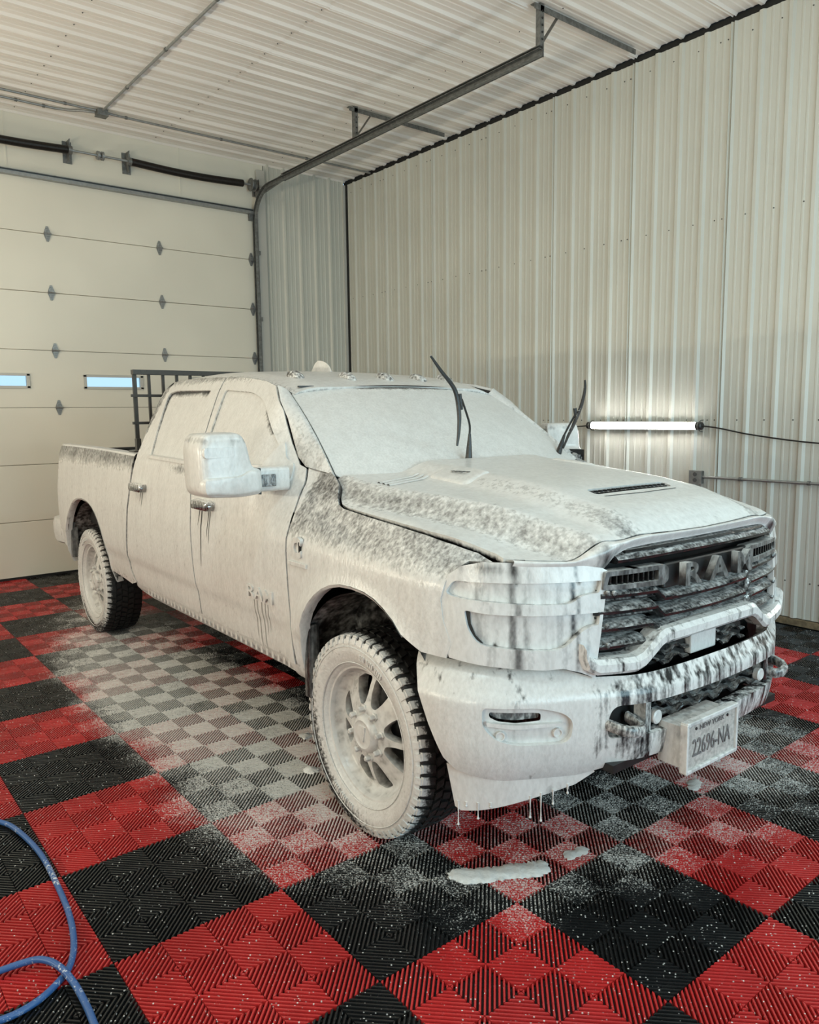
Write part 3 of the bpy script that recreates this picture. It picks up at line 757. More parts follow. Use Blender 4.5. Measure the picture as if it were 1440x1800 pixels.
S3 = lambda v, w: (side(v, w), v, w)
def cov_side(x, v, w):
    c = .94
    if v > -.52:
        t = (w-1.12)/(fend_top(v)-1.12); c -= .33*sst(.05, .40, t); c -= .10*sst(.75, 1.0, t)
    if v < -2.6: c -= .44*sst(1.30, 1.43, w)
    if v < -2.6: c -= .18*sst(-4.4, -4.75, v)*sst(.9, 1.3, w)
    c -= .45*math.exp(-((v+1.78)/.16)**2-((w-1.405)/.025)**2)
    c -= .42*sst(1.885, 1.935, w)*(1 if v < -.95 else 0)
    if abs(x) > .6 and w < .62: c -= .12
    return c
# ---- bed
gap = .007
cabgap = [(-2.60, 1.43), (-2.63, 1.30), (-2.665, 1.15), (-2.715, .93), (-2.75, .78), (-2.73, .68), (-2.66, .60), (-2.62, .565)]
def arch(vc, r, w0, z0=.47, f0=1, f1=1, n=22, ry=.585):
    """wheel opening from rear foot to front foot, over the top"""
    P = []
    for k in range(n+1):
        a = PI*(1-k/n); q = (abs(math.cos(a))**.85)*math.copysign(1, math.cos(a))
        P.append((vc+r*q*(f1 if q > 0 else f0), z0+(ry)*(math.sin(a)**.9)))
    return [(vc-r*f0, w0)]+P+[(vc+r*f1, w0)]
archR = arch(WB+.03, .50, .60, .52, 1.0, 1.18, ry=.565)
bedO = [(-4.80, .66), (-4.85, .80), (-4.87, 1.1), (-4.86, 1.35), (-4.84, 1.462), (-4.2, 1.472), (-3.4, 1.468), (-2.62, 1.452)]
bedside = [(a-.012, b) for a, b in cabgap]+[(-2.75, .545), (-3.1, .60)]
bedside = [(-2.612, 1.44)]+[(a-.012, b) for a, b in cabgap[1:]]+[(-2.80, .575), (-3.02, .60)]
outl = bedO[::-1][:]                      # top rail from cab to tail, then down
outl = [(-2.628, 1.452), (-3.4, 1.468), (-4.2, 1.474), (-4.62, 1.472), (-4.72, 1.455), (-4.80, 1.40), (-4.85, 1.30), (-4.875, 1.1), (-4.87, .80), (-4.80, .655), (-4.45, .62)]+archR+[(-2.95, .585), (-2.80, .57)]+[(a-.020, b) for a, b in cabgap[::-1][1:-1]]
bs = panel('bed_side', outl, S3, M_F, TRK, .024, .02, cov=cov_side, mirror=True, out=(1, 0, 0))
railp = [(-2.63, -.0), (-4.86, .0), (-4.86, -.085), (-2.63, -.085)]
for sg in (1, -1):
    m = MB(); n = 20
    V = []; F = []
    for i in range(n+1):
        v = -2.63-(4.66-2.63)*i/n; z = 1.455+.020*math.sin(PI*min(1, i/n*1.2)/2); u = side(v, z)
        V += [(sg*(u+.002), v, z-.004), (sg*(u-.008), v, z+.010), (sg*(u-.07), v, z+.012), (sg*(u-.085), v, z-.004), (sg*(u-.085), v, z-.05)]
    for i in range(n):
        for k in range(4): F.append((i*5+k, i*5+k+1, (i+1)*5+k+1, (i+1)*5+k))
    m.add(V, F).build('bed_rail_cap', M_FS, TRK, True, cov=lambda x, v, w: .92)
m = MB(); m.box((0, -3.74, .86), (1.72, 2.25, .05)); m.build('bed_floor', M_BED, TRK)
for sg in (1, -1):
    m = MB(); m.box((sg*.865, -3.74, 1.16), (.03, 2.25, .60)); m.box((sg*.72, WB, 1.0), (.26, .95, .26), bev=.03); m.build('bed_inner_wall', M_BED, TRK)
MB().box((0, -2.64, 1.15), (1.76, .04, .60)).build('bed_front_wall', M_BED, TRK)
m = MB(); m.box((0, -4.80, 1.13), (1.66, .06, .60), bev=.02); m.build('tailgate', M_BED, TRK)
m = panel('tail_lamp', rrect(-4.868, -4.79, .92, 1.29, .02), S3, M_RED, TRK, .03, .01, cov=.2, mirror=True, offset=.006, out=(1, 0, 0))
# rear bumper
m = MB(); V = []; F = []; pts = [(-1.0, -4.52), (-1.03, -4.70), (-1.00, -4.88), (-.90, -4.99), (-.6, -5.02), (0, -5.02), (.6, -5.02), (.90, -4.99), (1.00, -4.88), (1.03, -4.70), (1.0, -4.52)]
sec = [(-.035, .62), (.0, .64), (.012, .70), (.012, .78), (-.005, .835), (-.06, .845)]
for (x, y) in pts:
    h = math.hypot(x, y+4.5) or 1
    for (e, z) in sec: V.append((x+e*x/h*.9, y+e*(y+4.5)/h, z))
for i in range(len(pts)-1):
    for k in range(5): F.append((i*6+k, i*6+k+1, (i+1)*6+k+1, (i+1)*6+k))
m.add(V, F).build('rear_bumper', M_FS, TRK, True, cov=.85)
# ---- doors
Bg = [(-1.625, 1.42), (-1.602, 1.2), (-1.588, .99), (-1.572, .80), (-1.56, .67), (-1.565, .605)]
Bgu = [(-1.775, 1.930), (-1.752, 1.84), (-1.662, 1.63), (-1.630, 1.50)]
Fg = [(-.615, 1.462), (-.575, 1.395), (-.532, 1.264), (-.513, 1.193), (-.498, 1.03), (-.483, .88), (-.455, .76), (-.442, .67), (-.448, .605)]
Apil = [(-1.060, 1.854), (-.892, 1.733), (-.758, 1.575), (-.672, 1.478)]
fdoor = [(a+.007, b) for a, b in Bgu+Bg]+[(a-.007, b) for a, b in Fg[::-1]]+[(-.668, 1.478)]+[(a-.006, b) for a, b in Apil[::-1][1:]]+[(-1.205, 1.884), (-1.45, 1.912), (-1.66, 1.926)]
fwin = rpoly([(-1.675, 1.855), (-1.31, 1.832), (-1.13, 1.79), (-.968, 1.69), (-.815, 1.555), (-.748, 1.475), (-1.54, 1.455), (-1.60, 1.63)], [.03, .06, .08, .06, .05, .02, .02, .05])
rdoor = [(-2.585, 1.44)]+[(a+.010, b) for a, b in cabgap[1:-1]]+[(-2.60, .60), (-2.5, .598)]+[(a-.007, b) for a, b in Bg[::-1]+Bgu[::-1]]+[(-1.86, 1.933), (-2.2, 1.942), (-2.50, 1.944), (-2.62, 1.930), (-2.68, 1.88), (-2.664, 1.72), (-2.612, 1.55)]
rwin = rpoly([(-2.565, 1.86), (-2.44, 1.872), (-1.872, 1.858), (-1.785, 1.62), (-1.742, 1.455), (-2.345, 1.465), (-2.44, 1.62)], [.05, .05, .03, .05, .02, .03, .05])
doors = []
def cov_win(x, v, w):
    c = 1.0
    c -= .85*math.exp(-((w-1.868)/.036)**2)*(1 if v < -1.93 else 0); c -= .7*math.exp(-((v+2.475-(1.66-w)*.42)/.022)**2)*(1 if w > 1.60 else 0)
    c -= .8*math.exp(-((v+1.055-1.15*(1.75-w))/.03)**2)*(1 if 1.62 < w < 1.82 else 0)
    return c
for nm, dpoly, wpoly in (('rear_door', rdoor, rwin), ('front_door', fdoor, fwin)):
    o, o2 = panel(nm, dpoly, S3, M_F, TRK, .022, .022, holes=[wpoly], cov=cov_side, mirror=True, out=(1, 0, 0)); doors.append((o, o2))
    g, g2 = panel('side_window', [(a, b) for a, b in wpoly], S3, M_FG, None, .03, 0, cov=cov_win, mirror=True, offset=-.012, out=(1, 0, 0)); g.parent = o; g2.parent = o2
    # weather strip at the belt
    v0, v1 = (-2.36, -1.72) if nm == 'rear_door' else (-1.54, -.74)
    m = MB(); V = []; F = []; n = 14
    for i in range(n+1):
        v = v0+(v1-v0)*i/n; w0 = (1.462-.012*i/n) if nm == 'rear_door' else (1.452+.014*i/n)
        u = side(v, w0); V += [(u-.01, v, w0+.010), (u+.012, v, w0+.006), (u+.014, v, w0-.010), (u-.004, v, w0-.014)]
    for i in range(n):
        for k in range(3): F.append((i*4+k, i*4+k+1, (i+1)*4+k+1, (i+1)*4+k))
    b = m.add(V, F).build('belt_moulding', M_FS, o, True, cov=1.0); mirror_copy(b, o2)
    # handle
    vh, wh = (-2.44, 1.262) if nm == 'rear_door' else (-1.395, 1.240)
    m = MB(); fr = lambda a, b, d: (side(vh, wh)+d, vh+a, wh+b)
    m.pillow(rrect(-.115, .115, -.026, .026, .024), fr, [(.94, -.03), (1.0, .004), (1.0, .030), (.96, .042), (.86, .047)])
    h = m.build('door_handle', foam_mat('soap_foam_on_handle', under=(.30, .30, .30), useattr=False, cov=.42, normal_k=.3, a1=1.1, a2=.3, spk=60, under_metal=1, under_rough=.1) if nm == 'rear_door' else bpy.data.materials['soap_foam_on_handle'], o, True); mirror_copy(h, o2)
    # soap runs below the handle: narrow bare streaks
    m = MB()
    for (dv, wt, wb_, hw) in ((-.045, -.03, -.34, .0055), (.045, -.03, -.17, .0035), (.065, -.03, -.20, .003), (-.075, -.03, -.12, .003)) if nm == 'front_door' else ((.05, -.03, -.12, .0035), (.02, -.03, -.09, .003)):
        V = []; F = []; n = 10
        for i in range(n+1):
            t = i/n; w = wh+wt+(wb_-wt)*t; v = vh+dv-.02*t; k = hw*(1-t)**.6+.0006; u = side(v, w)+.0015
            V += [(u, v-k, w), (u, v+k, w)]
        for i in range(n): F.append((i*2, i*2+1, i*2+3, i*2+2))
        m.add(V, F)
    r_ = m.build('bare_paint_run', M_DK, o, fixn=False); flip_if(r_, (1, 0, 0))
# ---- rocker
def rock(v, w): return (side(v, max(.5, w))-.012-.06*sst(.56, .47, w), v, w)
panel('rocker_panel', [(-2.72, .595), (-.45, .600), (-.43, .535), (-.44, .49), (-2.66, .475), (-2.75, .53)], rock, M_FS, TRK, .03, .02, cov=.95, mirror=True, out=(1, 0, -.2))
m = MB()
for i in range(34):
    v = -2.5+i*.058; m.box((rock(v, .565)[0]+.001, v, .565), (.008, .020, .03))
tag(m.build('rocker_step_grip', M_FS, TRK, cov=.95), kind='stuff')
# ---- fenders
archF = arch(.03, .455, .565, .50, .96, 1.0, ry=.545)
shut = [(.620, 1.203), (.559, 1.227), (.468, 1.246), (.332, 1.267), (.172, 1.284), (-.01, 1.299), (-.20, 1.317), (-.25, 1.330), (-.30, 1.362), (-.345, 1.405), (-.40, 1.432)]
hlr = [(.535, .872), (.552, .925), (.525, 1.00), (.514, 1.075), (.525, 1.121), (.535, 1.177), (.555, 1.203)]
k0 = [i for i, p in enumerate(archF) if p[1] < .90 and p[0] > .2][0]
fpoly = [(a+.006, b) for a, b in Fg]+[(-.42, .54)]+archF[:k0]+[(.440, .878)]+hlr+shut+[(-.50, 1.468), (-.60, 1.470)]
fend = panel('fender', fpoly, S3, M_F, TRK, .02, .022, cov=cov_side, mirror=True, out=(1, 0, 0))
# wheel-arch lips
for nm, pth, d in (('wheel_arch_lip', archF[1:k0], .035), ('wheel_arch_lip', archR[1:-1], .035)):
    m = MB(); V = []; F = []
    for (v, w) in pth:
        u = side(v, w); V += [(u+.004, v, w), (u-.004, v+(.0), w-.012), (u-.05, v, w-.006)]
    for i in range(len(pth)-1):
        for k in range(2): F.append((i*3+k, i*3+k+1, (i+1)*3+k+1, (i+1)*3+k))
    o = m.add(V, F).build(nm, M_FS, TRK, True, cov=.85, auto=60); mirror_copy(o)
# splash guards hanging behind the openings
for (v, w0, w1, vv) in ((-.405, .47, .80, -.41), (WB-.475, .55, .84, WB-.47)):
    m = MB(); m.box((.985, v+.025, (w0+w1)/2), (.055, .05, w1-w0), bev=.006); o = m.build('splash_guard', M_FS, TRK, cov=.40); mirror_copy(o)
    m = MB()
    for zz in (w1-.04,): m.lathe([(0, .001), (0, .008), (.004, .006), (.004, .001)], 'x', (1.013, v+.025, zz), 8)
    b = m.build('splash_guard_screw', M_DK, TRK); mirror_copy(b)
# wheel-house liners and dark under-structure
for vc, rr in ((.03, .53), (WB+.05, .58)):
    m = MB(); m.lathe([(.30, rr), (.985, rr)], 'x', (0, vc, .47), 28, .14, PI-.14); m.lathe([(.30, .05), (.30, rr)], 'x', (0, vc, .47), 28, .14, PI-.14)
    o = m.build('wheel_house', M_LINER, TRK, True, fixn=False); mirror_copy(o)
m = MB(); m.box((.60, -.36, .72), (.30, .05, .50)); m.tube([(.45, .05, .50), (.62, .0, .75), (.66, -.05, 1.0)], .05, 12); m.tube([(.45, .2, .55), (.70, .2, .62)], .03, 8); o = m.build('suspension', M_LINER, TRK, True); mirror_copy(o)
m = MB(); m.box((0, -1.6, .70), (1.86, 2.1, .28)); m.box((0, -1.70, 1.15), (1.84, 1.74, .56)); m.box((0, -1.1, 1.0), (1.6, 1.1, .70)); m.box((0, -1.85, 1.58), (1.20, 1.30, .40)); m.box((0, .15, 1.0), (.60, 1.2, .55)); m.box((0, -3.75, .66), (1.0, 2.2, .26)); m.box((0, .20, 1.14), (1.40, .80, .10)); m.box((0, .62, .86), (1.1, .30, .55))
m.build('inner_body', M_DK, TRK)
m = MB(); m.tube([(-.8, WB, .42), (.8, WB, .42)], .06, 12); m.tube([(-.8, 0, .40), (.8, 0, .40)], .045, 12); m.lathe([(-.16, .03), (-.12, .15), (.12, .15), (.16, .03)], 'x', (.1, WB, .42), 18); m.box((.45, -1.9, .47), (.10, 4.6, .16)); m.box((-.45, -1.9, .47), (.10, 4.6, .16)); m.build('chassis', M_DK, TRK)
# ---- roof
roof_c = pch([(-2.75, 1.955), (-2.5, 1.978), (-2.1, 1.985), (-1.8, 1.978), (-1.5, 1.957), (-1.25, 1.924), (-1.10, 1.893), (-1.0, 1.862)])
def roof(u, v):
    a = abs(u); z = roof_c(v)-.022*(a/.70)**2
    if a > .53: z -= .036*((a-.53)/.17)**2
    return (u, v, z)
def roof_edge(v): return .702-.018*sst(-1.35, -.98, v)
def cov_roof(x, v, w): return 1.04-.34*sst(.60, .69, abs(x))
ro = [(roof_edge(v)+.0, v) for v in (-1.0, -1.1, -1.3, -1.6, -2.0, -2.4)]+[(.70, -2.6), (.67, -2.70), (.60, -2.74)]
ro = [(0, -.985), (.4, -.99), (.66, -1.005)]+ro+[(0, -2.75)]
ro = ro+[(-a, b) for a, b in ro[1:-1][::-1]]
panel('roof', ro, roof, M_FT, TRK, .03, .03, cov=cov_roof, out=(0, 0, 1))
# ditch line between roof skin and door frames
for sg in (1, -1):
    m = MB(); V = []; F = []; n = 24
    for i in range(n+1):
        v = -2.70+(2.70-1.03)*i/n; e = roof_edge(v); z = roof(e, v)[2]; z2 = min(z, 1.93)
        V += [(sg*(e-.006), v, z-.012), (sg*(e+.012), v, z-.024), (sg*(e+.012), v, z-.05)]
    for i in range(n):
        for k in range(2): F.append((i*3+k, i*3+k+1, (i+1)*3+k+1, (i+1)*3+k))
    m.add(V, F).build('roof_ditch', M_F, TRK, True, cov=.36)
m = MB(); m.box((0, -2.66, 1.70), (1.30, .03, .46)); m.build('rear_window', M_DK, TRK)
m = MB(); m.box((0, -2.59, 1.20), (1.86, .04, .62)); m.build('cab_back', M_F, TRK, cov=.8)
# ---- windshield and pillars
ws_t = pch([(0, 0), (.5, 1), (1, 2)])
def wshield(a, b):
    """a across -1..1, b from base 0 to header 1"""
    k = a*a
    top = Vector((a*.70, -.985-.055*k, 1.858-.034*k)); base = Vector((a*.815, -.235-.20*k, 1.385+.045*k))
    p = base.lerp(top, b); q = math.sin(PI*b)*.018; return (p.x, p.y+q*.5, p.z+q)
wp = rrect(-.985, .985, .0, .985, .03)
panel('windshield', wp, wshield, M_FG, TRK, .05, .01, cov=lambda x, v, w: 1.06-.75*math.exp(-((w-1.850)/.014)**2)*sst(.42, .25, x), out=(0, 1, .6))
for sg in (1, -1):
    inner = [wshield(sg*1.0, t) for t in (0, .2, .4, .6, .8, 1.0)]
    outer = [(side(a_, b_)-.001, a_, b_) for a_, b_ in ((-.630, 1.468), (-.698, 1.512), (-.772, 1.598), (-.848, 1.690), (-.945, 1.775), (-1.055, 1.858))]
    V = []; F = []
    for (a, b) in zip(inner, outer):
        a = Vector(a); b = Vector((sg*b[0], b[1], b[2])); mid = (a+b)/2+Vector((sg*.004, .006, .006))
        V += [a+Vector((-sg*.012, 0, -.006)), a+Vector((sg*.004, .004, .008)), a.lerp(mid, .5)+Vector((sg*.002, .005, .006)), mid, mid.lerp(b, .6)+Vector((sg*.004, .002, .002)), b, b+Vector((-sg*.015, -.005, -.01))]
    n = 7
    for i in range(5):
        for k in range(n-1): F.append((i*n+k, i*n+k+1, (i+1)*n+k+1, (i+1)*n+k))
    MB().add(V, F).build('windshield_pillar', M_F, TRK, True, cov=lambda x, v, w: .92-.15*sst(1.75, 1.6, w), auto=70)
MB().box((0, -.33, 1.36), (1.60, .14, .03)).build('cowl', M_DK, TRK)
panel('header_seal', [(-.62, 0), (.34, 0), (.34, .006), (-.62, .006)], lambda a, b: (a, -.9835-.055*(a/.7)**2+b*.4, 1.8635-.034*(a/.7)**2-b*.5), M_DK, TRK, .05, .004, out=(0, 1, 1))
# ---- hood
E_ = pch([(-.42, 1.345), (-.22, 1.318), (0, 1.300), (.17, 1.285), (.33, 1.267), (.47, 1.247), (.60, 1.214), (.70, 1.196), (.80, 1.182), (.90, 1.165)])
A_ = pch([(-.4, .072), (0, .072), (.4, .080), (.6, .084), (.85, .078)])
u1 = pch([(-.45, .865), (-.2, .855), (0, .82), (.3, .755), (.5, .71), (.7, .665), (.88, .625)])
def hood(u, v):
    a = abs(u); e = E_(v); f = u1(v)
    z = e+.016*sst(.93, .86, a)
    z += A_(v)*sst(f+.02, f-.10, a)
    z += .050*sst(.52, .34, a)*sst(.98, .70, v)
    z += .018*(1-(a/.9)**2)*sst(1.0, .7, v)
    z -= .10*sst(.80, .96, v)*.35
    return (u, v, z)
hs = [(side(v, w)-.018, v) for v, w in shut[::-1]][1:]
ho = [(0, -.315), (.35, -.335), (.62, -.375), (.80, -.425)]+hs+[(.84, .665), (.77, .722), (.68, .775), (.62, .808), (.55, .838), (.45, .858), (.2, .872), (0, .876)]
ho = ho+[(-a, b) for a, b in ho[1:-1][::-1]]
def cov_hood(x, v, w):
    a = abs(x); f = u1(v); c = 1.05
    c -= .50*math.exp(-((a-(f-.035))/.085)**2)*(1-.10*sst(.1, .6, v))
    c -= .34*math.exp(-((a-.42)/.06)**2)*sst(-.1, .2, v)
    c -= .16*sst(.55, .80, v)*sst(.52, .40, a)
    return c
scoop = rrect(-.25, .25, .520, .575, .018)
hd = panel('hood', ho, hood, M_FT, TRK, .02, .022, holes=[scoop], cov=cov_hood, out=(0, 0, 1))
m = MB(); m.box((0, .548, 1.375), (.54, .09, .01)); m.build('scoop_backing', M_DK, hd)
m = MB()
for r_ in range(2):
    for i in range(18):
        x = -.235+i*.0275+(.014 if r_ else 0); y = .536+r_*.022; z = hood(x, y)[2]-.004
        m.bar((x-.013, y-.008, z), (x, y+.008, z), .005, .006); m.bar((x, y+.008, z), (x+.013, y-.008, z), .005, .006)
tag(m.build('scoop_mesh', M_GR, hd), kind='stuff')
m = MB(); V = []; F = []
for i in range(21):
    x = -.235+.47*i/20; y = .612-.01*abs(x)/.24; z = hood(x, y)[2]; V += [(x, y-.0035, z+.0015), (x, y+.0035, z+.0010)]
for i in range(20): F.append((2*i, 2*i+1, 2*i+3, 2*i+2))
flip_if(m.add(V, F).build('scoop_groove', M_DK, hd, fixn=False), (0, 0, 1))
# raised plaque with small letters on both sides of the power bulge
for sg in (1, -1):
    px, py = sg*.40, -.06
    m = MB(); fr = lambda a, b, d: (px+a, py+b, hood(px+a*.98, py+b*.98)[2]+d)
    m.pillow(rrect(-.075, .075, -.125, .125, .03), fr, [(1.06, -.004), (1.0, .003), (.92, .007), (.80, .008)]); m.build('hood_plaque', M_FT, hd, True, cov=.95)
    for k in range(3):
        m = MB(); y0 = -.20-.035*k; V = []; F = []
        for i in range(9):
            x = sg*(.47+.26*i/8); y = y0+.06*i/8*1; z = hood(x, y)[2]; V += [(x, y-.012, z), (x, y-.004, z+.006), (x, y+.004, z+.006), (x, y+.012, z)]
        for i in range(8):
            for q in range(3): F.append((i*4+q, i*4+q+1, (i+1)*4+q+1, (i+1)*4+q))
        m.add(V, F).build('hood_louver', M_FT, hd, True, cov=.95)
text_mesh('hood_badge_lettering', '2500', .05, .001, M_GR, hd, Matrix.Translation((.40, -.055, hood(.40, -.055)[2]+.0085)) @ Matrix.Rotation(PI/2, 4, 'Z') @ Matrix.Rotation(PI, 4, 'Z'), .0006)
# ---- header panel (body-colour band between hood and grille)
def seam(u):
    a = abs(u); pts = [(0, .876), (.2, .872), (.45, .858), (.55, .838), (.62, .808), (.68, .775), (.77, .722), (.84, .665)]
    f = pch(pts); v = f(a); return Vector((u, v+.004, hood(u, v)[2]-.002))
def gtop(u):   # upper edge of the grille opening
    a = abs(u); w = pch([(0, 1.243), (.30, 1.241), (.42, 1.236), (.48, 1.222), (.525, 1.195), (.545, 1.168), (.57, 1.165), (.62, 1.178), (.8, 1.180)])(a)
    p = head(math.copysign(a, u) if a < .4 else math.copysign(a+.012+.05*sst(.5, .75, a), u), w); return Vector((p[0], p[1]-.006*sst(.54, .58, a), w))
def header(a, b):
    s, g = seam(a), gtop(a)
    p = s.lerp(g, b); k = math.sin(PI*min(1, b*1.05))
    return (p.x, p.y+.030*k*(1-.4*b), p.z+.014*k)
HW = .83
def cov_header(x, v, w): return .94-.50*math.exp(-((abs(x)-.535)/.06)**2)*sst(1.29, 1.22, w)
V = []; F = []; NU, NB = 72, 14
for i in range(NU+1):
    u = -HW+2*HW*i/NU
    for j in range(NB+1): V.append(header(u, j/NB))
    g = gtop(u); V.append((g.x, g.y-.05, g.z-.004))
n = NB+2
for i in range(NU):
    for j in range(n-1): F.append((i*n+j, i*n+j+1, (i+1)*n+j+1, (i+1)*n+j))
o = MB().add(V, F).build('grille_header', M_FS, TRK, True, cov=cov_header, auto=50)
# ---- headlight units
HLO = [(.545, 1.166), (.600, 1.196), (.690, 1.203), (.800, 1.205), (.90, 1.210), (.985, 1.212), (1.06, 1.195), (1.105, 1.165), (1.145, 1.118), (1.158, 1.075), (1.152, 1.02), (1.128, .925), (1.112, .876), (1.0, .862), (.89, .853), (.778, .845), (.72, .847), (.655, .828), (.612, .808), (.598, .800), (.592, .86), (.580, .945), (.571, 1.02), (.559, 1.098)]
L1 = rpoly([(.575, 1.138), (1.092, 1.145), (1.128, 1.100), (1.09, 1.088), (.80, 1.068), (.695, 1.066), (.655, 1.092), (.588, 1.098)], [.006, .02, .02, .05, .05, .03, .02, .006])
L2 = rpoly([(.582, 1.030), (.80, 1.032), (.985, 1.038), (1.055, 1.048), (1.045, .985), (1.005, .930), (.80, .912), (.72, .912), (.660, .965), (.625, .985), (.588, .988)], [.006, .05, .05, .012, .03, .04, .05, .04, .02, .02, .006])
def cov_head(x, v, w):
    s = abs(x); c = .91
    for (p, wd, d) in ((.835, .016, .32), (.80, .010, .22), (.70, .014, .30), (.655, .008, .35), (.62, .012, .25), (.905, .018, .2)): c -= d*math.exp(-((s-p)/wd)**2)
    c -= .28*math.exp(-((w-1.19)/.020)**2)*math.exp(-((s-.90)/.06)**2)
    return c
for sg in (1, -1):
    fn = (lambda s, w: head(s, w)) if sg > 0 else (lambda s, w: (lambda p: (-p[0], p[1], p[2]))(head(s, w)))
    o = panel('headlight', HLO, fn, M_FS, TRK, .014, .024, holes=[L1, L2], cov=cov_head, offset=.003, lipk=.7, out=(sg*.6, 1, 0))
    for L, off in ((L1, -.018), (L2, -.020)):
        panel('headlight_lens', L, fn, M_FS, o, .014, 0, cov=lambda x, v, w: cov_head(x, v, w)-.05, offset=off, out=(sg*.6, 1, 0))
    # bare dark slots left open in the foam
    for pts in ([(1.052, 1.045), (1.058, 1.038), (1.048, .99), (1.026, .945), (1.000, .922), (.992, .935), (1.018, .96), (1.036, 1.0), (1.040, 1.045)], [(.742, .905), (.728, .885), (.722, .865), (.733, .862), (.742, .88), (.752, .902)]):
        panel('open_gap', pts, fn, M_DK, o, .012, .002, offset=-.012 if len(pts) > 7 else .0012, out=(sg*.6, 1, 0))
# ---- grille
gr = MB(); V = []; F = []; n = 40
for i in range(n+1):
    s = -.60+1.2*i/n; p = head_plan(s); V += [(p[0], p[1]-.11, .78), (p[0], p[1]-.12, 1.27)]
for i in range(n): F.append((2*i, 2*i+1, 2*i+3, 2*i+2))
gr.add(V, F); grille = gr.build('grille', M_DK, TRK, fixn=False); flip_if(grille, (0, 1, 0))
def gv(u): return head_plan(u)[1]
def sweep(name, pts, sec, mat, parent, dv=0, step=.02, cov=None, smooth=True):
    """pts: (u,w) polyline; sec: (forward, up) closed section"""
    P = [];
    for i in range(len(pts)-1):
        L = math.dist(pts[i], pts[i+1]); k = max(1, int(L/step))
        for j in range(k): P.append((lerp(pts[i][0], pts[i+1][0], j/k), lerp(pts[i][1], pts[i+1][1], j/k)))
    P.append(pts[-1]); V = []; F = []; n = len(sec)
    for (u, w) in P:
        for (a, b) in sec: V.append((u, gv(u)+dv+a, w+b))
    for i in range(len(P)-1):
        for k in range(n): F.append((i*n+k, i*n+(k+1) % n, (i+1)*n+(k+1) % n, (i+1)*n+k))
    F.append(tuple(range(n))[::-1]); F.append(tuple((len(P)-1)*n+k for k in range(n)))
    return MB().add(V, F).build(name, mat, parent, smooth, cov=cov, auto=30)
def symm(p): return p+[(-a, b) for a, b in p[::-1] if a > 0]
BS = [(-.07, -.014), (-.004, -.017), (.006, -.012), (.008, -.002), (-.002, .008), (-.03, .020), (-.07, .024)]
BT = [(-.07, -.008), (.0, -.010), (.008, -.005), (.006, .004), (-.02, .010), (-.07, .012)]
sweep('grille_bar', symm([(.505, 1.204), (.2, 1.207)]), BS, M_GR, grille, -.012)
sweep('grille_bar', symm([(.455, 1.226), (.2, 1.229)]), BT, M_GR, grille, -.03)
sweep('grille_bar', symm([(.575, 1.088), (.315, 1.078), (.272, 1.044), (.1, 1.040)]), BS, M_GR, grille, -.006)
sweep('grille_bar', symm([(.585, 1.032), (.315, 1.020), (.272, .984), (.1, .980)]), BS, M_GR, grille, -.006)
sweep('grille_bar', symm([(.598, .972), (.335, .962), (.290, .934), (.1, .930)]), BS, M_GR, grille, -.008)
sweep('grille_bar', [(.606, .908), (.36, .900)], BS, M_GR, grille, -.012); sweep('grille_bar', [(-.36, .900), (-.606, .908)], BS, M_GR, grille, -.012)
for w0 in (1.063, 1.006, .952):
    sweep('grille_rib', symm([(.58, w0), (.30, w0-.010), (.265, w0-.036), (.1, w0-.04)]), [(-.06, -.004), (0, -.004), (.003, 0), (-.002, .005), (-.06, .006)], M_GR, grille, -.02)
for sg in (1, -1):   # slatted boxes beside the letters
    m = MB()
    bx = rpoly([(sg*.562, 1.168), (sg*.285, 1.166), (sg*.262, 1.150), (sg*.262, 1.108), (sg*.285, 1.092), (sg*.574, 1.106)], .008, 2)
    inn = rpoly([(sg*.548, 1.152), (sg*.318, 1.150), (sg*.318, 1.112), (sg*.556, 1.120)], .004, 2)
    def gfn(a, b): return (a, gv(a)+.004, b)
    panel('grille_nostril', bx, gfn, M_GL, grille, .02, .05, holes=[inn], out=(0, 1, 0))
    for k in range(9):
        u = sg*(.335+.025*k); m.box((u, gv(u)-.03, 1.132), (.008, .05, .044))
    tag(m.build('nostril_slats', M_GR, grille), kind='stuff')
    for (u, w) in ((.555, 1.094), (.53, 1.092), (.555, .978), (.55, .912)): MB().lathe([(0, .010), (.006, .010), (.009, .006), (.009, .0005)], 'y', (sg*u, gv(u)+.002, w), 10).build('rivet', M_GL, grille)
FR = Matrix(((-1, 0, 0, 0), (0, 0, 1, 0), (0, 1, 0, 0), (0, 0, 0, 1)))
for ch, uu, sx in (('R', .165, 1.55), ('A', -.005, 1.55), ('M', -.19, 1.35)):
    text_mesh('grille_letter', ch, .112, .014, M_GL, grille, Matrix.Translation((uu, gv(uu)+.020, 1.118)) @ FR, .0035, sx)
MB().box((-.01, .885, 1.118), (.56, .03, .095), bev=.008).build('letter_plate', M_DK, grille)
